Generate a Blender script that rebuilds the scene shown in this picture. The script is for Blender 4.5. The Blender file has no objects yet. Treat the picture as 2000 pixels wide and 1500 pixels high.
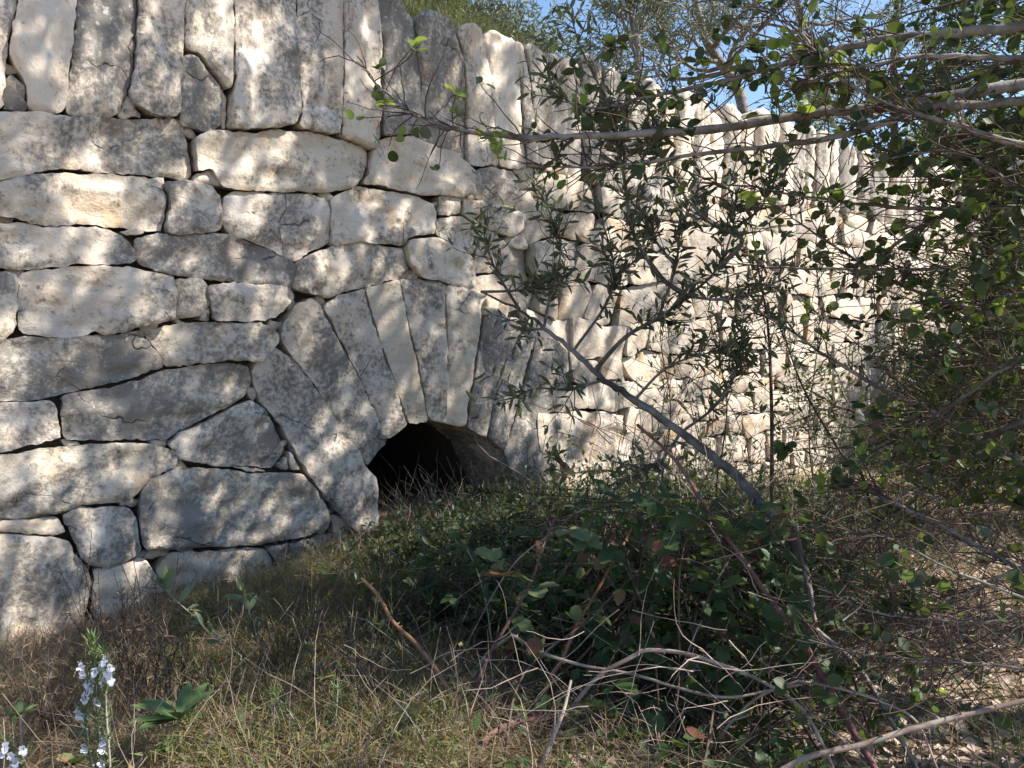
import bpy, math
import numpy as np
from mathutils import Vector, Matrix
from mathutils.geometry import delaunay_2d_cdt

SC = bpy.context.scene
COL = SC.collection
rng = np.random.default_rng(11)
R = math.radians

# ------------------------------------------------------------------ camera, sky, sun, exposure
CAM_H, PITCH, FPX = 1.1, R(4.0), 1570.0
cd = bpy.data.cameras.new('camera')
cd.sensor_width = 36.0
cd.lens = FPX / 2000 * 36
cd.clip_start, cd.clip_end = 0.05, 2000
cam = bpy.data.objects.new('camera', cd)
cam.location = (0, 0, CAM_H)
cam.rotation_euler = (R(90) - PITCH, 0, 0)
COL.objects.link(cam)
SC.camera = cam

SUN_EL, SUN_AZ = R(43), R(-8)          # azimuth from +X, counter-clockwise
S = np.array([math.cos(SUN_EL) * math.cos(SUN_AZ), math.cos(SUN_EL) * math.sin(SUN_AZ), math.sin(SUN_EL)])
world = bpy.data.worlds.new('World')
SC.world = world
world.use_nodes = True
wn = world.node_tree
bg = wn.nodes['Background']
sky = wn.nodes.new('ShaderNodeTexSky')
sky.sky_type = 'NISHITA'
sky.sun_disc = False
sky.sun_elevation = SUN_EL
sky.sun_rotation = math.atan2(S[0], S[1])
sky.air_density, sky.dust_density, sky.ozone_density = 1.0, 0.4, 3.0
wn.links.new(sky.outputs[0], bg.inputs[0])
bg.inputs[1].default_value = 0.12
sl = bpy.data.lights.new('sun', 'SUN')
sl.energy, sl.angle, sl.color = 5.0, R(0.53), (1.0, 0.94, 0.84)
sun = bpy.data.objects.new('sun', sl)
sun.rotation_euler = Vector(tuple(S)).to_track_quat('Z', 'Y').to_euler()
sun.location = tuple(S * 30)
COL.objects.link(sun)
SC.view_settings.view_transform = 'Standard'
SC.view_settings.look = 'None'
SC.view_settings.exposure = 1.0
SC.view_settings.gamma = 1.0
SC.view_settings.use_curve_mapping = False
SC.render.engine = 'CYCLES'
SC.cycles.max_bounces = 6
SC.cycles.transparent_max_bounces = 4

# ------------------------------------------------------------------ picture <-> place
CAMP = np.array([0, 0, CAM_H])
FWD = np.array([0, math.cos(PITCH), -math.sin(PITCH)])
UPV = np.array([0, math.sin(PITCH), math.cos(PITCH)])
RGT = np.array([1.0, 0, 0])


def ray(px, py):
    return FWD + (px - 1000) / FPX * RGT + (750 - py) / FPX * UPV


def at(px, py, d):
    return CAMP + d * ray(px, py)


def project(P):
    P = np.atleast_2d(P) - CAMP
    z = P @ FWD
    zz = np.where(np.abs(z) < 1e-3, 1e-3, z)
    return 1000 + FPX * (P @ RGT) / zz, 750 - FPX * (P @ UPV) / zz, z


WA = R(48.9)
DU = np.array([math.sin(WA), math.cos(WA), 0])        # along the wall
WN = np.array([math.cos(WA), -math.sin(WA), 0])       # out of the wall, towards the viewer
W0 = np.array([-0.71, 4.2, 0])


def wuv(px, py):
    r = ray(px, py)
    t = np.dot(W0 - CAMP, WN) / np.dot(r, WN)
    P = CAMP + t * r - W0
    return np.dot(P, DU), P[2]


ZO = {1: (0, 0), 2: (0, 500), 3: (0, 930), 4: (640, 0), 5: (640, 450), 7: (1240, 0), 8: (1240, 450), 9: (1240, 930)}


def zpix(z, pts):
    ox, oy = ZO[z]
    return [(x / 2.6316 + ox, y / 2.6316 + oy) for x, y in pts]


def zuv(z, pts):
    return np.array([wuv(*p) for p in zpix(z, pts)])


def W(u, v, w=0.0):
    return W0 + np.multiply.outer(u, DU) + np.multiply.outer(w, WN) + np.multiply.outer(v, np.array([0, 0, 1.0]))


# ------------------------------------------------------------------ noise
def vnoise(x, y, seed=0):
    x = np.asarray(x, float); y = np.asarray(y, float)
    xi, yi = np.floor(x).astype(np.int64), np.floor(y).astype(np.int64)
    fx, fy = x - xi, y - yi
    fx, fy = fx * fx * (3 - 2 * fx), fy * fy * (3 - 2 * fy)

    def h(a, b):
        n = (a * 374761393 + b * 668265263 + seed * 974711) & 0x7fffffff
        n = ((n ^ (n >> 13)) * 1274126177) & 0x7fffffff
        n = n ^ (n >> 16)
        return (n & 0xffff) / 65535.0 * 2 - 1
    a = h(xi, yi) * (1 - fx) + h(xi + 1, yi) * fx
    b = h(xi, yi + 1) * (1 - fx) + h(xi + 1, yi + 1) * fx
    return a * (1 - fy) + b * fy


def fbm(x, y, seed=0, o=4):
    s, a = 0, 1.0
    for i in range(o):
        s = s + a * vnoise(x * 2 ** i, y * 2 ** i, seed + i * 17)
        a *= 0.5
    return s / 1.9


def unit(v):
    v = np.asarray(v, float)
    return v / (np.linalg.norm(v, axis=-1, keepdims=True) + 1e-9)


# ------------------------------------------------------------------ mesh helpers
class MB:
    def __init__(self):
        self.v, self.t, self.q, self.n = [], [], [], 0

    def add(self, V, T=None, Q=None):
        V = np.asarray(V, float).reshape(-1, 3)
        if T is not None and len(T): self.t.append(np.asarray(T, np.int64) + self.n)
        if Q is not None and len(Q): self.q.append(np.asarray(Q, np.int64) + self.n)
        self.v.append(V)
        self.n += len(V)

    def mesh(self, name, mat, smooth=False, off=None):
        V = np.concatenate(self.v) if self.v else np.zeros((0, 3))
        if off is not None: V = V - off
        T = np.concatenate(self.t) if self.t else np.zeros((0, 3), np.int64)
        Q = np.concatenate(self.q) if self.q else np.zeros((0, 4), np.int64)
        me = bpy.data.meshes.new(name)
        me.vertices.add(len(V)); me.vertices.foreach_set('co', V.ravel())
        loops = np.concatenate([T.ravel(), Q.ravel()])
        me.loops.add(len(loops)); me.loops.foreach_set('vertex_index', loops)
        nt, nq = len(T), len(Q)
        me.polygons.add(nt + nq)
        st = np.concatenate([np.arange(nt) * 3, nt * 3 + np.arange(nq) * 4])
        me.polygons.foreach_set('loop_start', st)
        if smooth: me.polygons.foreach_set('use_smooth', np.ones(nt + nq, bool))
        me.materials.append(mat)
        me.update(calc_edges=True)
        return me

    def obj(self, name, mat, parent=None, smooth=False):
        o = bpy.data.objects.new(name, self.mesh(name, mat, smooth))
        COL.objects.link(o)
        if parent is not None:
            o.parent = parent
            o.location = -parent.location
        return o


def thing(name, loc, label, cat, group=None):
    o = bpy.data.objects.new(name, None)
    COL.objects.link(o)
    o.empty_display_size = 0.1
    o.location = tuple(loc)
    return tag(o, label, cat, group)


def tag(o, label=None, cat=None, group=None, kind=None):
    if label: o['label'] = label
    if cat: o['category'] = cat
    if group: o['group'] = group
    if kind: o['kind'] = kind
    return o


def spline(pts, n):
    """Catmull-Rom through pts, n samples per span."""
    P = np.asarray(pts, float)
    if len(P) < 3:
        t = np.linspace(0, 1, n + 1)[:, None]
        return P[0] * (1 - t) + P[-1] * t
    P = np.vstack([2 * P[0] - P[1], P, 2 * P[-1] - P[-2]])
    out = []
    for i in range(1, len(P) - 2):
        t = np.linspace(0, 1, n, endpoint=False)[:, None]
        p0, p1, p2, p3 = P[i - 1:i + 3]
        out.append(0.5 * (2 * p1 + (p2 - p0) * t + (2 * p0 - 5 * p1 + 4 * p2 - p3) * t ** 2 + (3 * p1 - p0 - 3 * p2 + p3) * t ** 3))
    out.append(P[-2][None])
    return np.vstack(out)


def tube(mb, path, r0, r1, sides=5, rough=0.0):
    P = np.asarray(path, float)
    n = len(P)
    T = unit(np.gradient(P, axis=0))
    ref = np.where(np.abs(T[:, 2:3]) > 0.9, [[1.0, 0, 0]], [[0, 0, 1.0]])
    A = unit(np.cross(T, ref)); B = np.cross(T, A)
    rad = np.linspace(r0, r1, n)
    a = np.arange(sides) * 2 * math.pi / sides
    rr = rad[:, None] * (1 + rough * rng.uniform(-1, 1, (n, sides)))
    V = P[:, None] + rr[..., None] * (np.cos(a)[None, :, None] * A[:, None] + np.sin(a)[None, :, None] * B[:, None])
    i = np.arange(n - 1)[:, None] * sides; j = np.arange(sides)[None]
    k = (j + 1) % sides
    Q = np.stack([i + j, i + k, i + sides + k, i + sides + j], -1).reshape(-1, 4)
    mb.add(V.reshape(-1, 3), None, Q)
    mb.add(np.vstack([V[-1], P[-1:] + T[-1:] * rad[-1]]), [[s, (s + 1) % sides, sides] for s in range(sides)])


def wander(p, d, length, n, wob, droop=0.0):
    """a wavering twig path"""
    p = np.array(p, float); d = unit(d)
    out = [p.copy()]
    for i in range(n):
        d = unit(d + rng.normal(0, wob, 3) + np.array([0, 0, -droop]))
        p = p + d * length / n
        out.append(p.copy())
    return np.array(out)


# leaf shapes: axis +Y from 0 to 1, face +Z
def leaf_lance(w=0.13, rows=5, bend=0.12, fold=0.35, blunt=1.0):
    t = np.linspace(0, 1, rows + 2)
    V, T = [], []
    for k, s in enumerate(t):
        ww = w * math.sin(math.pi * s ** blunt) ** 0.8 if 0 < s < 1 else 0
        z = -bend * s * s
        V.append((0, s, z))
        if ww > 0: V += [(-ww, s, z + fold * ww), (ww, s, z + fold * ww)]
    idx = [[0, 0, 0]]
    c = 1
    for k in range(rows): idx.append([c, c + 1, c + 2]); c += 3
    idx.append([c, c, c])
    for a, b in zip(idx[:-1], idx[1:]):
        for side in (1, 2):
            q = [a[0], a[side], b[side], b[0]] if side == 2 else [a[0], b[0], b[side], a[side]]
            q = list(dict.fromkeys(q))
            if len(q) == 4: T += [[q[0], q[1], q[2]], [q[0], q[2], q[3]]]
            elif len(q) == 3: T.append(q)
    return np.array(V, float), np.array(T)


def leaf_round(w=0.42, n=12, pet=0.18, serr=0.0, cup=0.15, bend=0.1, tip=0.0):
    V = [(0, 0, 0)]
    T = []
    for k in range(n):
        a = -math.pi / 2 + 2 * math.pi * (k + 0.5) / n
        r = 1 + (serr if k % 2 else -serr)
        x = w * math.cos(a) * r
        y = pet + (1 - pet) * (0.5 + 0.5 * math.sin(a) * r)
        if math.sin(a) > 0.5: x *= 1 - tip * (math.sin(a) - 0.5)
        V.append((x, y, cup * abs(x) - bend * y * y))
    c = len(V)
    V.append((0, pet + (1 - pet) * 0.5, -bend * 0.3))
    for k in range(n): T.append([1 + k, 1 + (k + 1) % n, c])
    V += [(-0.012, 0, 0), (0.012, 0, 0), (0.012, pet, 0), (-0.012, pet, 0)]
    T += [[c + 1, c + 2, c + 3], [c + 1, c + 3, c + 4]]
    return np.array(V, float), np.array(T)


def leaf_far(w=0.22):
    return np.array([(0, 0, 0), (w, .5, .05), (0, 1, -.06), (-w, .5, .05)], float), np.array([[0, 1, 2], [0, 2, 3]])


def leaf_needle(w=0.06):
    return np.array([(-w, 0, 0), (w, 0, 0), (w * .8, .6, .02), (0, 1, -.05), (-w * .8, .6, .02)], float), np.array([[0, 1, 2], [0, 2, 4], [4, 2, 3]])


def basis(axis, normal):
    y = unit(axis); x = unit(np.cross(y, normal)); z = np.cross(x, y)
    return np.stack([x, y, z], -1)          # columns


def scatter(mb, tpl, pos, axis, normal, scale):
    V, T = tpl
    pos = np.asarray(pos, float)
    if not len(pos): return
    B = basis(np.asarray(axis, float), np.asarray(normal, float))
    P = np.einsum('nij,kj->nki', B, V) * np.asarray(scale, float).reshape(-1, 1, 1) + pos[:, None]
    n, k = len(pos), len(V)
    mb.add(P.reshape(-1, 3), (T[None] + (np.arange(n) * k)[:, None, None]).reshape(-1, T.shape[1]))


def rand_unit(n):
    return unit(rng.normal(size=(n, 3)))


# ------------------------------------------------------------------ materials
class NT:
    def __init__(self, name):
        self.m = bpy.data.materials.new(name)
        self.m.use_nodes = True
        self.t = self.m.node_tree
        self.t.nodes.clear()
        self.out = self.n('OutputMaterial')

    def n(self, typ, **kw):
        nd = self.t.nodes.new('ShaderNode' + typ)
        for k, v in kw.items(): setattr(nd, k, v)
        return nd

    def l(self, a, b): self.t.links.new(a, b)

    def val(self, s, v):
        if hasattr(v, 'is_linked') or isinstance(v, bpy.types.NodeSocket): self.l(v, s)
        elif v is not None: s.default_value = v

    def math(self, op, a, b=None, clamp=False):
        nd = self.n('Math', operation=op, use_clamp=clamp)
        self.val(nd.inputs[0], a); self.val(nd.inputs[1], b)
        return nd.outputs[0]

    def noise(self, vec, scale, detail=4, rough=0.55, dist=0.0):
        nd = self.n('TexNoise')
        self.l(vec, nd.inputs['Vector'])
        nd.inputs['Scale'].default_value = scale
        nd.inputs['Detail'].default_value = detail
        nd.inputs['Roughness'].default_value = rough
        nd.inputs['Distortion'].default_value = dist
        return nd.outputs[0]

    def step(self, x, a, b):
        nd = self.n('MapRange', interpolation_type='SMOOTHSTEP')
        self.val(nd.inputs[0], x); nd.inputs[1].default_value = a; nd.inputs[2].default_value = b
        return nd.outputs[0]

    def mix(self, f, a, b):
        nd = self.n('Mix', data_type='RGBA')
        self.val(nd.inputs[0], f)
        for s, v in ((nd.inputs[6], a), (nd.inputs[7], b)):
            if isinstance(v, tuple): s.default_value = (*v, 1)
            else: self.l(v, s)
        return nd.outputs[2]

    def bump(self, h, strength, dist):
        nd = self.n('Bump')
        nd.inputs['Strength'].default_value = strength
        nd.inputs['Distance'].default_value = dist
        self.l(h, nd.inputs['Height'])
        return nd.outputs[0]

    def surf(self, col, rough=0.8, normal=None, spec=0.3):
        p = self.n('BsdfPrincipled')
        self.val(p.inputs['Base Color'], (*col, 1) if isinstance(col, tuple) else col)
        self.val(p.inputs['Roughness'], rough)
        p.inputs['Specular IOR Level'].default_value = spec
        if normal is not None: self.l(normal, p.inputs['Normal'])
        return p.outputs[0]

    def done(self, s):
        self.l(s, self.out.inputs[0])
        return self.m

    def objvec(self):
        tc, oi = self.n('TexCoord'), self.n('ObjectInfo')
        v = self.n('VectorMath', operation='ADD')
        c = self.n('CombineXYZ')
        for k, m in enumerate((37.0, 91.0, 53.0)):
            self.l(self.math('MULTIPLY', oi.outputs['Random'], m), c.inputs[k])
        self.l(tc.outputs['Object'], v.inputs[0]); self.l(c.outputs[0], v.inputs[1])
        return v.outputs[0], oi.outputs['Random']


def stone_mat(name, lichen=0.8, warm=0.35, bright=1.0, streak=False):
    m = NT(name)
    v, rnd = m.objvec()
    if streak:
        mp = m.n('Mapping'); m.l(v, mp.inputs[0]); mp.inputs['Scale'].default_value = (1, 1, 0.35)
        vs = mp.outputs[0]
    else: vs = v
    big = m.noise(vs, 2.6, 5, 0.6, 0.4)
    mid = m.noise(vs, 9, 6, 0.66, 0.3)
    fine = m.noise(v, 46, 5, 0.7)
    grit = m.noise(v, 150, 3, 0.7)
    b = bright
    c = m.mix(m.step(mid, .35, .65), (.64 * b, .575 * b, .51 * b), (.68 * b, .56 * b, .44 * b))
    r2 = m.math('FRACT', m.math('MULTIPLY', rnd, 7.31))
    c = m.mix(m.math('MULTIPLY', r2, .55), c, (.62 * b, .53 * b, .41 * b))
    tan = m.step(m.noise(vs, 3.7, 4, .6, .6), .52, .70)
    c = m.mix(m.math('MULTIPLY', tan, warm), c, (.47, .30, .15))
    # grey-black lichen in blotches broken up by finer grain
    r3 = m.math('FRACT', m.math('MULTIPLY', rnd, 13.7))
    li = m.math('ADD', m.math('MULTIPLY', big, .55), m.math('MULTIPLY', mid, .45))
    li = m.math('ADD', li, m.math('MULTIPLY', m.math('SUBTRACT', fine, .5), .5))
    li = m.math('ADD', li, m.math('MULTIPLY', m.math('SUBTRACT', r3, .5), .17))
    lm = m.step(li, .44, .61)
    c = m.mix(m.math('MULTIPLY', lm, lichen), c, (.15, .145, .14))
    dk = m.step(m.math('ADD', m.math('MULTIPLY', fine, .6), m.math('MULTIPLY', mid, .4)), .56, .66)
    c = m.mix(m.math('MULTIPLY', dk, .55 * lichen), c, (.07, .066, .06))
    sp = m.step(m.noise(v, 24, 2, .5), .66, .73)
    c = m.mix(m.math('MULTIPLY', sp, .55), c, (.70 * b, .69 * b, .65 * b))
    mp2 = m.n('Mapping'); m.l(v, mp2.inputs[0])
    mp2.inputs['Scale'].default_value = (3.5, 3.5, .9) if streak else (1.1, 1.1, 4)
    strata = m.noise(mp2.outputs[0], 3.2, 5, .6, .8)
    wv = m.n('VectorMath', operation='ADD')
    dn = m.n('TexNoise'); m.l(v, dn.inputs['Vector']); dn.inputs['Scale'].default_value = 5; dn.inputs['Detail'].default_value = 3
    sc = m.n('VectorMath', operation='SCALE'); m.l(dn.outputs['Color'], sc.inputs[0]); sc.inputs['Scale'].default_value = .22
    m.l(v, wv.inputs[0]); m.l(sc.outputs[0], wv.inputs[1])
    vo = m.n('TexVoronoi', feature='DISTANCE_TO_EDGE'); m.l(wv.outputs[0], vo.inputs['Vector']); vo.inputs['Scale'].default_value = 2.6
    crack = m.math('MULTIPLY', m.math('SUBTRACT', 1.0, m.step(vo.outputs['Distance'], 0, .012)), m.step(big, .55, .63))
    c = m.mix(m.math('MULTIPLY', crack, .75), c, (.06, .05, .04))
    h = m.math('ADD', m.math('MULTIPLY', mid, .6), m.math('MULTIPLY', fine, .2))
    h = m.math('ADD', h, m.math('MULTIPLY', strata, .3))
    h = m.math('SUBTRACT', h, m.math('MULTIPLY', crack, .5))
    h = m.math('ADD', h, m.math('MULTIPLY', grit, .05))
    return m.done(m.surf(c, .9, m.bump(h, .7, .035), .2))


def leaf_mat(name, a, b, trans=0.35, rough=0.45, tcol=None, dead=None, dead_amt=0.0, island=True):
    m = NT(name)
    oi, g = m.n('ObjectInfo'), m.n('NewGeometry')
    r = m.math('FRACT', m.math('ADD', oi.outputs['Random'], g.outputs['Random Per Island']))
    c = m.mix(r, a, b)
    if dead is not None:
        r5 = m.math('FRACT', m.math('MULTIPLY', r, 17.3))
        c = m.mix(m.math('LESS_THAN', r5, dead_amt), c, dead)
    back = m.mix(.35, c, (.16, .17, .13))
    c2 = m.mix(g.outputs['Backfacing'], c, back)
    s = m.surf(c2, rough, None, .4)
    tr = m.n('BsdfTranslucent')
    tc = m.mix(.6, c, tcol or (.20, .26, .04))
    m.l(tc, tr.inputs[0])
    mx = m.n('MixShader')
    mx.inputs[0].default_value = trans
    m.l(s, mx.inputs[1]); m.l(tr.outputs[0], mx.inputs[2])
    return m.done(mx.outputs[0])


def bark_mat(name, a, b, scale=30, bump=.5):
    m = NT(name)
    tc = m.n('TexCoord')
    n1 = m.noise(tc.outputs['Object'], scale, 5, .65)
    n2 = m.noise(tc.outputs['Object'], scale * .22, 3, .6)
    c = m.mix(m.step(m.math('ADD', m.math('MULTIPLY', n1, .5), m.math('MULTIPLY', n2, .5)), .38, .64), a, b)
    return m.done(m.surf(c, .85, m.bump(n1, bump, .01), .2))


def soil_mat(name):
    m = NT(name)
    tc = m.n('TexCoord')
    v = tc.outputs['Object']
    n1, n2, n3 = m.noise(v, 1.3, 5, .6), m.noise(v, 9, 6, .7), m.noise(v, 60, 4, .7)
    c = m.mix(m.step(n2, .35, .65), (.15, .105, .07), (.33, .25, .18))
    c = m.mix(m.step(n1, .5, .62), c, (.42, .33, .25))
    c = m.mix(m.step(n3, .58, .7), c, (.50, .42, .34))
    h = m.math('ADD', m.math('MULTIPLY', n2, .6), m.math('MULTIPLY', n3, .4))
    return m.done(m.surf(c, .95, m.bump(h, .9, .03), .1))


M = {}
M['stone'] = stone_mat('limestone_lichen', .80, .62, 1.0)
M['coping'] = stone_mat('limestone_coping', .84, .5, 1.08, True)
M['arch'] = stone_mat('limestone_arch', .88, .28, .90)
M['rubble'] = stone_mat('limestone_clean', .42, .75, .88)
m = NT('wall_earth')
tc = m.n('TexCoord')
M['earth'] = m.done(m.surf(m.mix(m.noise(tc.outputs['Object'], 14, 5, .7), (.06, .045, .035), (.17, .13, .10)), .95, None, .1))
M['soil'] = soil_mat('soil')
M['olive'] = leaf_mat('olive_leaf', (.065, .082, .042), (.125, .14, .075), .28, .42, (.14, .19, .05))
M['bush_leaf'] = leaf_mat('evergreen_leaf', (.022, .042, .013), (.048, .075, .018), .24, .55, (.18, .25, .03))
M['young_leaf'] = leaf_mat('young_leaf', (.12, .19, .03), (.18, .25, .05), .45, .4, (.42, .52, .06))
M['bramble'] = leaf_mat('bramble_leaf', (.025, .055, .018), (.055, .095, .03), .3, .55, (.20, .30, .04), (.13, .05, .03), .06)
M['bramble_big'] = leaf_mat('bramble_big_leaf', (.11, .15, .065), (.17, .19, .09), .3, .5, (.25, .30, .08), (.20, .09, .06), .25)
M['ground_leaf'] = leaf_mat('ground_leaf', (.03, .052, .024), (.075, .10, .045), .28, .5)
M['rosemary'] = leaf_mat('rosemary_leaf', (.10, .17, .05), (.17, .25, .09), .25, .45)
M['rosette'] = leaf_mat('rosette_leaf', (.08, .14, .05), (.13, .20, .08), .3, .5)
M['shoot'] = leaf_mat('shoot_leaf', (.10, .14, .075), (.20, .25, .14), .25, .5)
M['weed'] = leaf_mat('weed_leaf', (.06, .10, .03), (.15, .19, .08), .3, .55, None, (.22, .15, .07), .2)
M['petal'] = leaf_mat('flower_petal', (.78, .76, .84), (.86, .85, .90), .35, .6, (.8, .78, .9))
M['grass_dry'] = leaf_mat('dry_grass', (.20, .14, .065), (.42, .325, .18), .28, .7, (.34, .27, .12), (.12, .06, .035), .3)
M['grass_green'] = leaf_mat('green_grass', (.085, .13, .03), (.21, .22, .065), .38, .6, (.3, .35, .06), (.30, .22, .10), .2)
M['stem_brown'] = leaf_mat('stem_brown', (.10, .06, .035), (.26, .18, .11), .15, .8, (.2, .14, .07))
M['tuft'] = leaf_mat('tuft', (.10, .11, .025), (.24, .17, .06), .3, .6, (.3, .28, .05), (.09, .13, .03), .4)
M['grass_far'] = leaf_mat('far_grass', (.12, .14, .05), (.30, .28, .12), .35, .6, (.35, .36, .10))
M['litter'] = leaf_mat('litter', (.38, .27, .19), (.62, .50, .41), .1, .8, (.4, .3, .2), (.16, .10, .07), .2)
M['olive_far'] = leaf_mat('olive_tree_leaf', (.085, .11, .06), (.16, .18, .11), .3, .5, (.22, .26, .10))
M['pine'] = leaf_mat('dark_tree_leaf', (.022, .05, .02), (.05, .085, .025), .3, .5, (.14, .22, .03))
M['hedge'] = leaf_mat('side_tree_leaf', (.025, .05, .012), (.06, .085, .02), .22, .5, (.25, .33, .04), (.17, .15, .03), .1)
M['shade'] = leaf_mat('crown_leaf', (.03, .06, .018), (.06, .09, .025), .15, .5)
M['bark_grey'] = bark_mat('bark_grey', (.10, .085, .075), (.30, .275, .25), 34)
M['bark_olive'] = bark_mat('bark_olive', (.07, .06, .052), (.27, .25, .23), 18)  # bark grain; the paler tone also puts sun patches into the colour
M['bark_dark'] = bark_mat('bark_dark', (.05, .038, .03), (.13, .10, .085), 30)
M['twig_red'] = bark_mat('twig_red', (.055, .037, .03), (.14, .098, .08), 40)
M['cane_purple'] = bark_mat('cane_purple', (.10, .045, .045), (.21, .12, .105), 24, .2)
M['cane_orange'] = bark_mat('cane_orange', (.16, .08, .045), (.30, .17, .10), 24, .2)
M['cane_dead'] = bark_mat('cane_dead', (.17, .125, .10), (.40, .33, .28), 26, .3)
M['stem_pale'] = bark_mat('stem_pale', (.22, .20, .16), (.40, .37, .30), 26, .2)

# ------------------------------------------------------------------ ground
def hgt(x, y):
    x = np.asarray(x, float); y = np.asarray(y, float)
    px, py = x - W0[0], y - W0[1]
    u = px * DU[0] + py * DU[1]; s = px * WN[0] + py * WN[1]
    z = np.interp(s, [0, .6, 1.3, 1.9, 2.4, 3.0, 6], [-.03, .0, .08, .20, .28, .30, .30]) * np.interp(u, [-1.7, -1.2, -.5], [1, .75, .2])
    z = z - 0.12 * np.clip(-u, 0, 3) * np.interp(s, [0, 2], [1, .2]) - 0.055 * np.clip(u - .5, 0, 7)
    return z + 0.05 * fbm(x * 1.3, y * 1.3, 5, 3) + 0.012 * fbm(x * 9, y * 9, 8, 2)


def axis_grid(lo, hi, step, far):
    a = np.arange(lo, hi + step / 2, step)
    g = []
    d, p = step, 0.0
    while p < far:
        d *= 1.35; p += d; g.append(p)
    g = np.array(g)
    return np.concatenate([lo - g[::-1], a, hi + g])


gx, gy = axis_grid(-3.5, 9, .07, 400), axis_grid(.2, 11, .07, 400)
X, Y = np.meshgrid(gx, gy, indexing='ij')
Z = hgt(X, Y)
mb = MB()
nx, ny = len(gx), len(gy)
idx = np.arange(nx * ny).reshape(nx, ny)
mb.add(np.stack([X, Y, Z], -1).reshape(-1, 3), None, np.stack([idx[:-1, :-1], idx[1:, :-1], idx[1:, 1:], idx[:-1, 1:]], -1).reshape(-1, 4))
tag(mb.obj('ground', M['soil'], None, True), kind='structure')

# ------------------------------------------------------------------ the wall
wall = thing('stone_wall', W0 - WN * .2 + np.array([0, 0, -.3]), 'long dry stone wall with a fan-shaped stone arch over a dark hole and upright coping stones', 'wall')
WL = np.array(wall.location)
UMAX = 8.3


def resample(P, step):
    P = np.vstack([P, P[:1]])
    L = np.linalg.norm(np.diff(P, axis=0), axis=1)
    c = np.concatenate([[0], np.cumsum(L)])
    n = max(8, int(c[-1] / step))
    t = np.linspace(0, c[-1], n, endpoint=False)
    return np.stack([np.interp(t, c, P[:, 0]), np.interp(t, c, P[:, 1])], 1)


def chaikin(P):
    Q = np.roll(P, -1, 0)
    f = np.minimum(.22, .011 / (np.linalg.norm(Q - P, axis=1, keepdims=True) + 1e-6))
    return np.stack([(1 - f) * P + f * Q, f * P + (1 - f) * Q], 1).reshape(-1, 2)


def inside(P, poly):
    x, y = P[:, 0], P[:, 1]
    r = np.zeros(len(P), bool)
    for (x0, y0), (x1, y1) in zip(poly, np.roll(poly, -1, 0)):
        if y0 == y1: continue
        c = ((y0 > y) != (y1 > y)) & (x < (x1 - x0) * (y - y0) / (y1 - y0) + x0)
        r ^= c
    return r


def area(P):
    x, y = P[:, 0], P[:, 1]
    return .5 * np.sum(x * np.roll(y, -1) - np.roll(x, -1) * y)


seed_n = [100]


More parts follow.
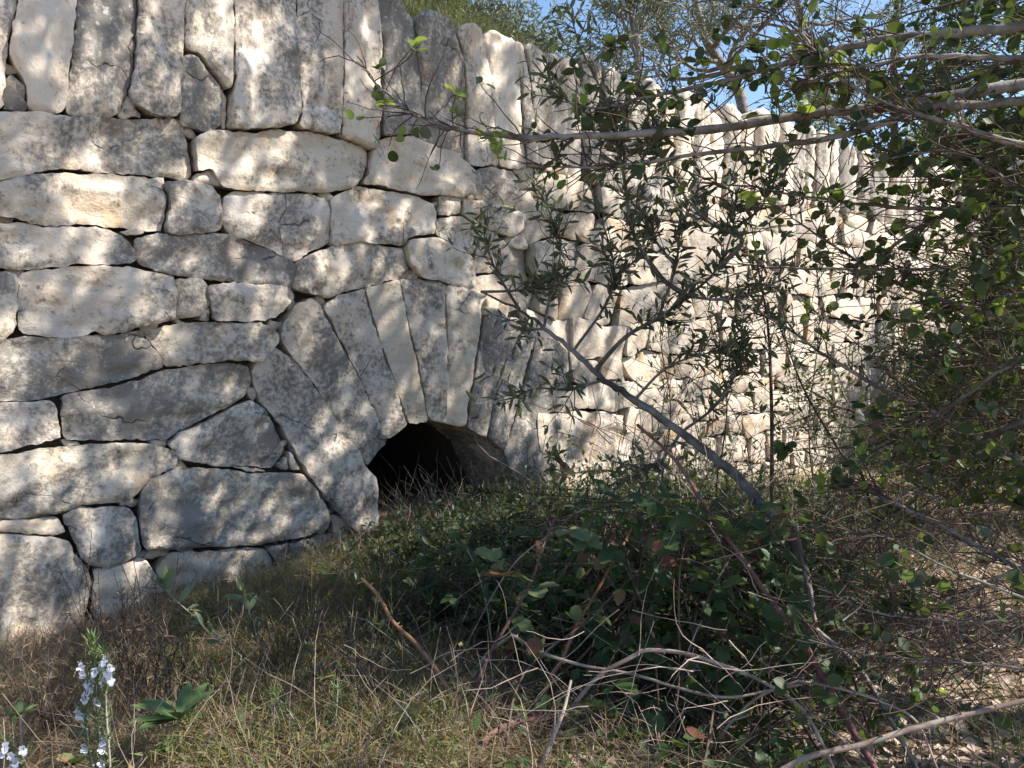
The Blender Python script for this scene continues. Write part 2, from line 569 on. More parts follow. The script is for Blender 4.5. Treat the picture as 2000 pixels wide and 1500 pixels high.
def stone_mesh(poly, res, depth, bulge=.045, drop=.035, relief=.016, proud=0.0, gap=.006, tilt=.03, strat=None, edge=.010, taper=.06):
    """one stone: outline in wall coordinates, rough pillowed face, sides running back into the wall"""
    seed_n[0] += 7
    sd = seed_n[0]
    P = np.asarray(poly, float)
    if area(P) < 0: P = P[::-1]
    B = resample(chaikin(P), res * .9)
    if area(B) < 1e-4: return None
    nb = len(B)
    tan = unit(np.roll(B, -1, 0) - np.roll(B, 1, 0))
    nor = np.stack([tan[:, 1], -tan[:, 0]], 1)
    e = edge * (fbm(B[:, 0] * 14, B[:, 1] * 14, sd, 3) + .5 * vnoise(B[:, 0] * 60, B[:, 1] * 60, sd + 3)) - gap * .5
    B = B + nor * e[:, None]
    lo, hi = B.min(0), B.max(0)
    xs, ys = np.arange(lo[0], hi[0], res), np.arange(lo[1], hi[1], res * .87)
    if len(xs) * len(ys):
        gx_, gy_ = np.meshgrid(xs, ys)
        gx_ = gx_ + (np.arange(len(ys)) % 2)[:, None] * res * .5
        G = np.stack([gx_.ravel(), gy_.ravel()], 1) + rng.uniform(-.18, .18, (gx_.size, 2)) * res
        G = G[inside(G, B)]
    else: G = np.zeros((0, 2))
    if len(G):
        dist = np.min(np.linalg.norm(G[:, None] - B[None], axis=2), axis=1)
        keep = dist > res * .45
        G, dist = G[keep], dist[keep]
    else: dist = np.zeros(0)
    A = np.vstack([B, G])
    D = np.concatenate([np.zeros(nb), dist])
    res_ = delaunay_2d_cdt([Vector(p) for p in A], [(i, (i + 1) % nb) for i in range(nb)], [], 1, 1e-6)
    vo = np.array([tuple(p) for p in res_[0]])
    if len(vo) != len(A): 
        B2 = None
        src = np.array([o[0] if o else 0 for o in res_[3]])
        D = D[src] if len(src) == len(vo) else np.zeros(len(vo))
    A = vo
    T = np.array([f for f in res_[2] if len(f) == 3])
    if not len(T): return None
    c = A.mean(0)
    k = np.clip(D / bulge, 0, 1)
    h = -drop * (1 - k) ** 2.2
    h += relief * fbm(A[:, 0] * 5, A[:, 1] * 5, sd + 1, 4) * (.35 + .65 * k)
    if strat is not None:                      # bedding ridges along the stone's long axis
        ca, sa = math.cos(strat), math.sin(strat)
        al, ac = (A[:, 0] * ca + A[:, 1] * sa), (-A[:, 0] * sa + A[:, 1] * ca)
        w_ = fbm(al * 2.2, ac * 17 + .5 * vnoise(al * 4, ac * 3, sd), sd + 2, 3)
        h += relief * .75 * w_ * (.2 + .8 * k)
    h -= relief * 1.4 * np.clip(vnoise(A[:, 0] * 11, A[:, 1] * 11, sd + 9) - .45, 0, 1) * k
    tx, ty = rng.normal(0, tilt, 2)
    h += np.clip(tx * (A[:, 0] - c[0]) + ty * (A[:, 1] - c[1]), -.03, .03) + proud
    # oriented front faces (normal towards +w; u x v handedness)
    p0, p1, p2 = A[T[:, 0]], A[T[:, 1]], A[T[:, 2]]
    cr = (p1[:, 0] - p0[:, 0]) * (p2[:, 1] - p0[:, 1]) - (p1[:, 1] - p0[:, 1]) * (p2[:, 0] - p0[:, 0])
    T[cr < 0] = T[cr < 0][:, ::-1]
    front = W(A[:, 0], A[:, 1], h)
    # sides
    Bi = A[:nb]
    rings = [front[:nb]]
    for q, dp in ((.35, .33), (1.0, 1.0)):
        In = Bi - nor * (taper * .5 * q) * min(1, np.sqrt(abs(area(B))) / .3)
        jit = .006 * fbm(Bi[:, 0] * 9 + q * 5, Bi[:, 1] * 9, sd + 4, 2)
        rings.append(W(In[:, 0], In[:, 1], -drop + proud - depth * dp + jit))
    mb = MB()
    mb.add(front, T)
    mb.add(np.vstack(rings), None, [[r * nb + i, (r + 1) * nb + i, (r + 1) * nb + (i + 1) % nb, r * nb + (i + 1) % nb] for r in range(2) for i in range(nb)])
    return mb, W(c[0], c[1], 0), abs(area(B))


def put_stone(name, built, mat):
    mb, c, _a = built
    o = bpy.data.objects.new(name, mb.mesh(name, mat, True, c))
    COL.objects.link(o)
    o.parent = wall
    o.location = tuple(c - WL)
    return o


TR = {'coping': [], 'stone': [], 'arch': []}


def tr(kind, z, *polys):
    for p in polys: TR[kind].append(zuv(z, p))


tr('coping', 1,
   [(-90, -120), (85, -120), (85, 60), (45, 200), (22, 350), (12, 560), (-90, 560)],
   [(105, -120), (388, -120), (382, 100), (368, 250), (342, 400), (325, 582), (150, 570), (142, 450), (95, 370), (50, 300), (68, 150)],
   [(397, -120), (715, -120), (692, 150), (684, 340), (650, 480), (608, 602), (338, 595), (347, 450), (377, 280), (388, 100)],
   [(722, -120), (958, -120), (950, 150), (935, 300), (925, 420), (915, 598), (790, 600), (740, 570), (670, 520), (665, 460), (692, 330), (702, 150)],
   [(967, -120), (1203, -120), (1200, 200), (1195, 400), (1172, 470), (1140, 425), (1075, 340), (1015, 268), (950, 255), (957, 130)],
   [(945, 275), (1010, 285), (1070, 370), (1140, 450), (1140, 640), (1080, 672), (932, 640), (928, 560), (932, 400)],
   [(1215, -120), (1530, -120), (1525, 200), (1530, 400), (1535, 560), (1510, 640), (1400, 655), (1250, 672), (1172, 665), (1180, 520), (1205, 400), (1203, 200)],
   [(1540, -120), (1780, -120), (1770, 150), (1760, 400), (1748, 560), (1742, 650), (1722, 692), (1600, 672), (1522, 655), (1547, 580), (1542, 400), (1535, 200)],
   [(1786, -120), (1925, -120), (1955, 120), (1962, 220), (1950, 400), (1958, 560), (1922, 770), (1840, 735), (1752, 705), (1752, 600), (1770, 400), (1778, 150)])
tr('coping', 4,
   [(235, -90), (310, -60), (390, 10), (412, 80), (442, 110), (457, 300), (468, 450), (455, 695), (380, 690), (280, 702), (277, 560), (290, 400), (288, 200), (268, 90)],
   [(450, 88), (490, 58), (620, 108), (645, 200), (680, 300), (700, 420), (705, 600), (715, 800), (690, 822), (620, 780), (520, 740), (468, 700), (468, 560), (478, 450), (462, 300)],
   [(650, 140), (740, 125), (780, 160), (790, 230), (830, 400), (842, 560), (852, 690), (872, 850), (740, 852), (718, 830), (715, 600), (708, 400), (690, 280)],
   [(798, 190), (840, 158), (900, 180), (962, 200), (998, 330), (1002, 560), (1012, 700), (1030, 855), (940, 862), (882, 852), (860, 690), (850, 480), (806, 250)],
   [(970, 200), (1010, 225), (1030, 330), (1046, 500), (1060, 650), (1082, 858), (1040, 856), (1018, 650), (1010, 450)],
   [(1018, 225), (1060, 218), (1112, 275), (1132, 420), (1132, 700), (1152, 882), (1090, 872), (1068, 640), (1048, 420), (1036, 300)])
tr('stone', 1,
   [(30, 395), (62, 368), (130, 430), (145, 562), (60, 567), (12, 560), (17, 460)],
   [(655, 478), (742, 602), (615, 604)],
   [(1142, 440), (1170, 500), (1166, 662), (1142, 660)],
   [(-90, 575), (100, 578), (330, 602), (560, 607), (760, 608), (925, 606), (958, 640), (972, 720), (990, 800), (1003, 900), (960, 925), (880, 908), (640, 885), (480, 882), (350, 862), (250, 872), (100, 897), (0, 925), (-90, 930)],
   [(1000, 710), (1090, 678), (1300, 682), (1450, 667), (1600, 682), (1800, 727), (1900, 772), (1902, 830), (1880, 900), (1842, 950), (1720, 987), (1600, 990), (1400, 985), (1160, 967), (1120, 930), (1085, 862), (1010, 880), (1003, 800)],
   [(1012, 895), (1080, 862), (1125, 915), (1160, 962), (1000, 932)],
   [(-90, 965), (80, 902), (300, 892), (500, 892), (700, 907), (822, 932), (850, 990), (862, 1060), (848, 1140), (838, 1192), (700, 1172), (560, 1165), (480, 1142), (300, 1160), (150, 1137), (30, 1110), (-90, 1120)],
   [(838, 935), (950, 922), (1100, 957), (1140, 1020), (1148, 1100), (1140, 1182), (1000, 1202), (862, 1205), (852, 1150), (876, 1040)],
   [(610, 1190), (690, 1170), (750, 1180), (745, 1202), (660, 1212)],
   [(1150, 1000), (1200, 988), (1400, 988), (1600, 1002), (1690, 1032), (1698, 1100), (1705, 1240), (1600, 1290), (1530, 1348), (1450, 1302), (1320, 1242), (1180, 1192), (1152, 1140)],
   [(-90, 1150), (100, 1148), (280, 1167), (520, 1168), (620, 1212), (680, 1262), (700, 1322), (690, 1347), (560, 1362), (400, 1362), (250, 1377), (100, 1387), (-90, 1367)],
   [(690, 1222), (780, 1207), (1000, 1204), (1140, 1198), (1220, 1212), (1400, 1292), (1520, 1352), (1512, 1450), (1500, 1490), (1330, 1457), (1180, 1442), (1060, 1437), (900, 1405), (735, 1362), (718, 1322)])
tr('stone', 4,
   [(22, 1010), (160, 957), (330, 987), (480, 1012), (560, 1052), (568, 1110), (555, 1200), (430, 1213), (380, 1260), (300, 1256), (180, 1237), (22, 1262), (17, 1120)],
   [(180, 947), (215, 882), (230, 800), (260, 722), (330, 707), (460, 712), (560, 762), (640, 782), (720, 852), (752, 900), (742, 920), (757, 990), (720, 1010), (640, 1002), (500, 1007), (380, 977), (260, 947)],
   [(582, 1010), (620, 996), (690, 1012), (694, 1095), (575, 1108)],
   [(567, 1122), (698, 1107), (768, 1162), (770, 1230), (740, 1280), (640, 1242), (558, 1200)],
   [(747, 920), (762, 870), (850, 860), (950, 882), (990, 932), (1000, 1050), (950, 1077), (820, 1042), (768, 1010)],
   [(700, 1022), (780, 1034), (900, 1064), (1010, 1094), (1020, 1180), (960, 1217), (860, 1182), (770, 1150), (702, 1102)],
   [(397, 1270), (430, 1232), (560, 1217), (700, 1262), (760, 1332), (770, 1450), (740, 1490), (600, 1452), (472, 1427), (442, 1390), (410, 1330)],
   [(375, 1437), (430, 1385), (465, 1402), (467, 1440)],
   [(470, 1432), (620, 1462), (760, 1492), (780, 1542), (690, 1532), (600, 1517), (482, 1452)])
TR['stone'].append(np.array([wuv(*p) for p in [(579, 512), (615, 491), (661, 476), (722, 472), (754, 481), (790, 485), (797, 510), (803, 524), (780, 545), (722, 557), (680, 569), (631, 582), (600, 573), (573, 565), (575, 540)]]))
tr('stone', 2,
   [(-90, 80), (60, 82), (90, 112), (95, 250), (80, 370), (30, 432), (-90, 450)],
   [(105, 87), (300, 62), (560, 52), (700, 67), (800, 87), (888, 107), (893, 250), (888, 320), (760, 352), (620, 390), (520, 402), (480, 382), (450, 402), (300, 415), (200, 407), (105, 390), (103, 250)],
   [(902, 110), (1050, 122), (1070, 180), (1078, 260), (1040, 300), (902, 330)],
   [(1067, 152), (1180, 138), (1330, 147), (1480, 160), (1505, 182), (1513, 210), (1470, 262), (1420, 310), (1350, 335), (1100, 336), (1087, 260)],
   [(1030, 330), (1045, 287), (1083, 268), (1080, 342)],
   [(-90, 452), (100, 418), (300, 427), (500, 412), (640, 407), (760, 432), (800, 482), (848, 545), (840, 575), (680, 630), (600, 655), (480, 680), (320, 715), (150, 745), (-90, 750)],
   [(620, 396), (740, 378), (760, 418), (680, 406)],
   [(752, 390), (900, 348), (1000, 342), (1330, 347), (1400, 372), (1425, 420), (1400, 472), (1330, 540), (1120, 540), (860, 570), (842, 520), (792, 450)],
   [(320, 718), (480, 692), (640, 667), (850, 592), (1000, 558), (1230, 548), (1290, 572), (1300, 640), (1280, 710), (1230, 750), (1080, 830), (960, 890), (850, 945), (720, 945), (450, 952), (332, 942), (318, 850)],
   [(-90, 762), (120, 752), (270, 742), (295, 782), (303, 880), (310, 940), (180, 970), (0, 1008), (-90, 1010)],
   [(-90, 1022), (100, 1017), (330, 978), (600, 967), (800, 967), (880, 992), (910, 1012), (910, 1080), (770, 1140), (720, 1200), (690, 1240), (620, 1270), (420, 1280), (310, 1325), (100, 1345), (-90, 1350)],
   [(862, 970), (940, 907), (1080, 847), (1220, 772), (1300, 748), (1360, 782), (1410, 872), (1480, 980), (1480, 1010), (1420, 1090), (1370, 1095), (1250, 1075), (1110, 1080), (920, 1040), (910, 1000)],
   [(1190, 1082), (1290, 1087), (1390, 1110), (1290, 1116)],
   [(1440, 1095), (1480, 1030), (1490, 1100)],
   [(1490, 1000), (1512, 1010), (1555, 1090), (1550, 1105), (1500, 1105)],
   [(722, 1210), (780, 1142), (880, 1107), (1000, 1092), (1150, 1097), (1290, 1120), (1550, 1117), (1600, 1180), (1650, 1250), (1688, 1320), (1693, 1390), (1600, 1428), (1400, 1468), (1150, 1490), (860, 1500), (740, 1508), (722, 1400), (717, 1300)],
   [(1615, 1215), (1650, 1200), (1692, 1290), (1692, 1320)],
   [(1702, 1330), (1740, 1332), (1810, 1400), (1800, 1450), (1770, 1470), (1722, 1440)])
tr('stone', 3,
   [(325, 207), (420, 163), (600, 163), (660, 157), (690, 192), (715, 280), (728, 388), (640, 448), (560, 478), (490, 463), (430, 420), (380, 330)],
   [(-90, 242), (100, 227), (290, 217), (322, 262), (345, 300), (180, 303), (60, 293), (-90, 298)],
   [(-90, 308), (60, 303), (300, 318), (350, 332), (402, 412), (462, 472), (482, 600), (440, 760), (400, 900), (300, 1000), (-90, 1100)],
   [(487, 482), (640, 464), (740, 424), (790, 500), (850, 600), (700, 720), (490, 740)],
   [(870, 402), (1000, 393), (1200, 373), (1330, 368), (1380, 392), (1400, 450), (1423, 480), (1350, 523), (1200, 558), (1000, 598), (860, 580), (800, 500)],
   [(1362, 362), (1500, 347), (1640, 312), (1720, 292), (1760, 342), (1830, 322), (1930, 312), (2005, 362), (1990, 422), (1900, 482), (1700, 510), (1500, 500), (1432, 470), (1392, 400)],
   [(1380, 526), (1440, 494), (1650, 520), (1850, 522), (1900, 640), (1400, 650)],
   [(870, 610), (1200, 572), (1370, 535), (1390, 660), (900, 720)])
tr('arch', 2,
   [(1310, 570), (1372, 500), (1422, 465), (1500, 522), (1578, 612), (1676, 742), (1756, 872), (1836, 1002), (1886, 1092), (1930, 1150), (1926, 1300), (1935, 1440), (1830, 1422), (1740, 1332), (1650, 1222), (1582, 1112), (1512, 982), (1432, 852), (1352, 762), (1312, 680)])
tr('arch', 5,
   [(-244, 552), (-214, 462), (-164, 382), (-94, 347), (-48, 382), (-16, 432), (54, 562), (124, 692), (194, 832), (272, 1000), (308, 1080), (206, 1217), (136, 1112), (56, 982), (-24, 852), (-114, 722), (-194, 622)],
   [(-30, 385), (60, 332), (178, 300), (216, 430), (278, 622), (348, 800), (408, 1003), (312, 1078), (280, 1000), (202, 835), (132, 690), (62, 560), (-8, 430)],
   [(186, 295), (363, 252), (397, 440), (448, 640), (478, 790), (518, 980), (418, 1003), (355, 800), (285, 620), (223, 430)],
   [(373, 253), (480, 250), (595, 280), (607, 450), (616, 640), (614, 960), (612, 990), (526, 980), (488, 790), (457, 640), (407, 440)],
   [(603, 282), (700, 292), (786, 332), (777, 580), (757, 700), (732, 900), (720, 1015), (620, 995), (624, 640), (614, 450)],
   [(794, 390), (860, 402), (940, 460), (912, 680), (872, 830), (847, 960), (824, 1070), (727, 1015), (740, 900), (765, 700), (785, 580)],
   [(948, 460), (1062, 530), (1047, 620), (1002, 800), (952, 980), (902, 1135), (830, 1072), (852, 960), (880, 830), (920, 680)],
   [(1068, 540), (1172, 560), (1232, 620), (1232, 750), (1192, 1000), (1150, 1130), (1100, 1290), (1060, 1375), (1000, 1378), (960, 1270), (905, 1140), (957, 980), (1010, 800), (1052, 640)])
tr('stone', 5,
   [(1212, 1000), (1260, 952), (1400, 932), (1600, 962), (1628, 1060), (1580, 1180), (1480, 1222), (1260, 1240), (1202, 1182), (1162, 1120)],
   [(1132, 1160), (1192, 1200), (1202, 1300), (1152, 1390), (1080, 1378)],
   [(1235, 1260), (1480, 1240), (1650, 1270), (1660, 1380), (1440, 1420), (1230, 1400)])

OPEN = zuv(5, [(252, 1640), (248, 1450), (246, 1270), (208, 1218), (310, 1080), (415, 1005), (520, 985), (620, 1000), (722, 1018), (827, 1075), (903, 1140), (958, 1268), (1000, 1378), (1010, 1640)])

# smooth coping profile (top and bottom heights along the wall)
top_px = zpix(4, [(650, 130), (840, 160), (1060, 220), (1200, 262)]) + zpix(7, [(100, 428), (280, 472), (420, 520), (560, 575), (700, 610), (900, 660), (1100, 722), (1380, 800), (1520, 852), (1650, 885)])
bot_px = zpix(4, [(1030, 858), (1150, 885), (1400, 950), (1700, 1050), (1850, 1058)]) + zpix(7, [(380, 1035), (700, 1052), (1000, 1065), (1200, 1118), (1420, 1172)])
TP, BP = np.array([wuv(*p) for p in top_px]), np.array([wuv(*p) for p in bot_px])


def ctop(u): return np.interp(u, TP[:, 0], TP[:, 1])
def cbot(u): return np.interp(u, BP[:, 0], BP[:, 1])


def leaf_fol(u, v): return True


for P in TR['coping']:
    put_stone('coping_stone', stone_mesh(P, .019, .42, .012, .009, .028, rng.uniform(0, .03), -.004, .05, R(90) + rng.normal(0, .08)), M['coping'])
for P in TR['stone']:
    c = P - P.mean(0)
    ev, evec = np.linalg.eigh(c.T @ c)
    ang = math.atan2(evec[1, 1], evec[0, 1])
    big = abs(area(P)) > .02
    b = stone_mesh(P, .019 if big else .013, .30, .011 if big else .009, .008 if big else .006, .030 if big else .012, rng.uniform(-.012, .022) if big else -.012, -.004 if big else -.001, .07, ang + rng.normal(0, .1))
    if b: put_stone('stone', b, M['stone'])
for P in TR['arch']:
    put_stone('arch_stone', stone_mesh(P, .017, .55, .010, .006, .026, rng.uniform(-.004, .014), .001, .03, None, .010, .02), M['arch'])

# coping that runs on along the wall, out of the left side too
u = TR['coping'][-1][:, 0].max() + .004
while u < UMAX:
    w = rng.uniform(.13, .24) if u < 6.5 else rng.uniform(.2, .4)
    lean = rng.normal(0, .012)
    t0, b0 = ctop(u + w / 2) + rng.normal(0, .028), cbot(u + w / 2) + rng.normal(0, .02)
    hs = np.linspace(0, 1, 5)
    lf = [(u + lean * h + rng.normal(0, .006), b0 + (t0 - b0) * h) for h in hs]
    rt = [(u + w - .008 + lean * h + rng.normal(0, .006), b0 + (t0 - b0) * h - (.03 if h == 1 else 0)) for h in hs]
    P = np.array(lf + [(u + w * .5, t0 + rng.uniform(.0, .04))] + rt[::-1] + [(u + w * .5, b0 - .015)])
    put_stone('coping_stone', stone_mesh(P, .03 if u < 4 else .045, .42, .035, .03, .026, rng.uniform(-.02, .028), -.002, .04, R(90)), M['coping'])
    u += w
u = TR['coping'][0][:, 0].min() - .004
while u > -4.6:
    w = rng.uniform(.2, .34)
    b0, t0 = 1.93, 2.85
    P = np.array([(u, b0), (u, t0), (u - w * .5, t0 + .03), (u - w + .01, t0), (u - w + .01, b0), (u - w * .5, b0 - .01)])
    put_stone('coping_stone', stone_mesh(P, .05, .42, .055, .045, .02, rng.uniform(0, .025)), M['coping'])
    u -= w

# coursed rubble: everything the traced stones leave open
traced = TR['stone'] + TR['arch'] + TR['coping']
allp = [np.array(p) for p in traced] + [OPEN]
umin_t = min(p[:, 0].min() for p in TR['stone'])


def rubble(u0, u1, hr, wr, sd, vtop):
    out = []
    rows = [-.9]
    while rows[-1] < 2.3: rows.append(rows[-1] + rng.uniform(*hr))
    def line(i, uu): return rows[i] + .075 * fbm(uu * 1.6, uu * 0 + rows[i] * 1.3, sd, 3) + .035 * vnoise(uu * 4.5, uu * 0 + i * 7.7, sd + i)
    for i in range(len(rows) - 1):
        u = u0 + rng.uniform(0, .2)
        sl0 = rng.normal(0, .02)
        while u < u1:
            w = rng.uniform(*wr) * (1.35 if rng.random() < .25 else 1)
            sl1 = rng.normal(0, .025)
            n = 5
            bu, tu = np.linspace(u + sl0, u + w - .008 + sl1, n), np.linspace(u - sl0, u + w - .008 - sl1, n)
            vb, vt = line(i, bu) + .004, line(i + 1, tu) - .004
            vt = np.minimum(vt, vtop(tu) - .006)
            if (vt - vb).min() > .05:
                P = np.vstack([np.stack([bu, vb], 1), np.stack([tu, vt], 1)[::-1]])
                P[[0, n - 1, n, 2 * n - 1]] += rng.normal(0, .02, (4, 2))
                out.append(P)
            u += w; sl0 = sl1
    return out


cand = rubble(.55, UMAX, (.13, .24), (.16, .46), 40, cbot)
cand = [p for p in cand if not inside(np.vstack([p, .5 * (p + p.mean(0))]), OPEN * [1, 1] + 0).any() and not any(inside(np.vstack([p.mean(0)[None], .5 * (p + p.mean(0))]), q).sum() > 7 for q in allp)]
left = rubble(-4.6, umin_t - .03, (.24, .38), (.5, .95), 70, lambda t: np.full(np.shape(t), 1.92))
left = [p for p in left if p[:, 0].max() < umin_t + .3]
low = [p for p in rubble(umin_t, .6, (.2, .3), (.3, .6), 90, lambda t: np.full(np.shape(t), .02)) if not any(inside(np.vstack([p.mean(0)[None], .5 * (p + p.mean(0))]), q).any() for q in allp)]


def psize(P):
    x, y, z = project(W(P[:, 0], P[:, 1], 0))
    ok = (x.mean() > -50) & (x.mean() < 1900) & (y.mean() < 1300) & (z.min() > .5)
    return abs(area(P)) * (FPX / max(z.mean(), .5)) ** 2 * ok


allr = sorted([(psize(p), 'r', p) for p in cand] + [(psize(p), 'l', p) for p in left + low], key=lambda t: -t[0])
quota = 300 - len(TR['stone'])
rest = {'r': MB(), 'l': MB()}
for k, (sz, kind, P) in enumerate(allr):
    mat = M['rubble'] if kind == 'r' else M['stone']
    far = P[:, 0].mean() > 4
    if kind == 'r':
        pr = rng.uniform(-.016, .016) if P[:, 0].mean() > 1.1 else rng.uniform(-.06, -.03)
        b = stone_mesh(P, .05 if far else .034, .2, .011, .009, .015, pr, .0, .10, 0.0, .009)
    else: b = stone_mesh(P, .05, .25, .03, .025, .02, rng.uniform(-.05, -.02), .005, .05, 0.0)
    if b is None: continue
    if k < quota and sz > 0: put_stone('stone', b, mat)
    else:
        mb = b[0]
        r_ = rest[kind]
        V = np.concatenate(mb.v)
        r_.add(V, np.concatenate(mb.t) if mb.t else None, np.concatenate(mb.q) if mb.q else None)
for kind, mb in rest.items():
    if mb.n: tag(mb.obj('rubble', M['rubble'] if kind == 'r' else M['stone'], wall, True), kind='stuff')

# small wedge stones pressed into the wider joints
bd = np.vstack([resample(np.asarray(p, float), .02) for p in traced] + [resample(OPEN, .02)])
Q = np.stack([rng.uniform(umin_t, 1.3, 7000), rng.uniform(.0, 2.1, 7000)], 1)
Q = Q[~np.any([inside(Q, p) for p in allp], axis=0)]
dq = np.array([np.min(np.linalg.norm(bd - q_, axis=1)) for q_ in Q])
used = []
for k in np.argsort(-dq):
    if dq[k] < .007 or dq[k] > .05 or len(used) >= 70: continue
    if any(np.hypot(*(Q[k] - u_)) < .07 for u_ in used): continue
    used.append(Q[k])
    a = np.sort(rng.uniform(0, 6.28, 7)); r_ = rng.uniform(.8, 1.3, 7) * (dq[k] + .012)
    b = stone_mesh(Q[k] + np.stack([1.5 * r_ * np.cos(a), r_ * np.sin(a)], 1), .012, .1, .012, .01, .012, -.028, .0, .15)
    if b: put_stone('wedge_stone', b, M['rubble'])

# earth core behind the faces, and the lined hole under the arch
oc = OPEN[:, 0].mean()
ol, orr, ot = OPEN[:, 0].min() - .12, OPEN[:, 0].max() + .12, OPEN[:, 1].max() + .12
mb = MB()


def slab(u0, u1, v0, v1f, w0, w1, n=40):
    us = np.linspace(u0, u1, n)
    top = v1f(us)
    ring = [W(us, np.full(n, v0), w0), W(us, top, w0), W(us, top, w1), W(us, np.full(n, v0), w1)]
    mb.add(np.vstack(ring), None, [[r * n + i, r * n + i + 1, ((r + 1) % 4) * n + i + 1, ((r + 1) % 4) * n + i] for r in range(4) for i in range(n - 1)])
    mb.add(np.vstack([x[[0, -1]] for x in ring]), None, [[0, 2, 4, 6], [1, 3, 5, 7]])


ctf = lambda t: ctop(t) - .22
slab(-4.6, ol, -.9, ctf, -.11, -.62)
slab(orr, UMAX, -.9, ctf, -.11, -.62, 80)
slab(ol, orr, ot, ctf, -.11, -.62)
mb.obj('wall_core', M['earth'], wall)
mb = MB()
q = OPEN.copy()
cc = np.array([q[:, 0].mean(), .0])
q = resample(q, .05)
grow = cc + (q - cc) * 1.07
rings = []
for w in np.linspace(-.45, -1.9, 12):
    j = 1 + .05 * fbm(grow[:, 0] * 6 + w * 5, grow[:, 1] * 6, 3, 2)
    g = cc + (grow - cc) * j[:, None]
    rings.append(W(g[:, 0], g[:, 1], w))
n = len(q)
mb.add(np.vstack(rings), None, [[r * n + i, r * n + (i + 1) % n, (r + 1) * n + (i + 1) % n, (r + 1) * n + i] for r in range(11) for i in range(n)])
mb.add(np.vstack([rings[-1], W(cc[0], .1, -1.9)[None]]), [[i, (i + 1) % n, n] for i in range(n)])
mb.obj('hole_lining', M['earth'], wall, True)

# terrace behind the wall
us, ws = np.concatenate([np.linspace(-5, 12, 90), np.linspace(14, 90, 12)]), np.concatenate([[-.3], np.linspace(-.36, -4, 30), np.linspace(-4.6, -90, 14)])
Ug, Wg = np.meshgrid(us, ws, indexing='ij')
P = W(Ug.ravel(), np.zeros(Ug.size), Wg.ravel())


def terr(u, w):
    t = -np.asarray(w) - .3
    h = np.interp(u, [-5, -1, 0.3, 1.2, 2.2, 4, 8.0, 8.6, 12], [2.75, 2.75, 2.74, 2.66, 2.5, 2.42, 2.3, -.6, -.8])
    slope = np.interp(u, [-5, 0, 1.0, 2.2, 4, 12], [.55, .55, .45, .2, .05, 0])
    return h + slope * np.minimum(t, 3.5) + .05 * fbm(np.asarray(u) * 1.7, np.asarray(w) * 1.7, 31, 3) * np.clip(t * 2, 0, 1)


P[:, 2] = terr(Ug.ravel(), Wg.ravel())
mb = MB()
a, b = Ug.shape
idx = np.arange(a * b).reshape(a, b)
mb.add(P, None, np.stack([idx[:-1, :-1], idx[1:, :-1], idx[1:, 1:], idx[:-1, 1:]], -1).reshape(-1, 4))
tag(mb.obj('terrace_ground', M['soil'], None, True), kind='structure')

# ------------------------------------------------------------------ plants: shared machinery
T_OLIVE = leaf_lance(.125, 4, .14, .3)
T_SHOOT = leaf_lance(.16, 4, .10, .35)
T_ROUND = leaf_round(.37, 10, .10, 0, .25, .16, .35)
T_BRAM = leaf_round(.37, 20, .08, .065, .25, .14, 1.1)
T_FAR = leaf_far()
T_FARL = leaf_far(.14)
T_NEED = leaf_needle()
LEAF_ME = {}


class Plant:
    def __init__(self, name, base, label, cat, group=None):
        self.root = thing(name, base, label, cat, group)
        self.base = np.array(base, float)
        self.leaves = []

    def wood(self, name, mat, tubes, sides=6, rough=.06):
        mb = MB()
        for path, r0, r1 in tubes: tube(mb, path, r0, r1, sides if r0 > .004 else 4, rough)
        return mb.obj(name, mat, self.root, True)

    def leaf(self, key, tpl, mat, p, axis, nor, s):
        self.leaves.append((key, tpl, mat, np.array(p, float), unit(axis), np.array(nor, float), float(s)))

    def finish(self, limit=300, min_px=17, single='leaf', rest='leaves', near=1.2):
        L = [l for l in self.leaves if (l[3] - CAMP) @ FWD > near]
        if not L: return
        self.leaves = L
        P = np.array([l[3] for l in L]); sc = np.array([l[6] for l in L])
        x, y, z = project(P)
        px = np.where((x > -20) & (x < 2020) & (y > -20) & (y < 1520) & (z > .3), sc * FPX / np.maximum(z, .3), 0)
        order = np.argsort(-px)
        n_obj = int(min(limit, (px > min_px).sum()))
        for k in order[:n_obj]:
            key, tpl, mat, p, ax, no, s = L[k]
            me = LEAF_ME.get((key, mat.name))
            if me is None:
                b = MB(); b.add(tpl[0], tpl[1])
                me = LEAF_ME[(key, mat.name)] = b.mesh(single, mat, True)
            o = bpy.data.objects.new(single, me)
            COL.objects.link(o)
            o.parent = self.root
            Bm = basis(ax, no) * s
            o.matrix_local = Matrix([[*Bm[r], p[r] - self.base[r]] for r in range(3)] + [[0, 0, 0, 1]])
        by = {}
        for k in order[n_obj:]: by.setdefault((L[k][0], L[k][2].name), []).append(L[k])
        for (_key, _mn), ls in by.items():
            mb = MB()
            scatter(mb, ls[0][1], [l[3] for l in ls], [l[4] for l in ls], [l[5] for l in ls], [l[6] for l in ls])
            tag(mb.obj(rest, ls[0][2], self.root, True), kind='stuff')


def up_ish(k=.6):
    return unit(np.array([0, 0, 1.0]) + rng.normal(0, k, 3))


def pathpx(pts, n=5):
    """(px, py, depth) -> smooth 3-D path"""
    return spline([at(*p) for p in pts], n)


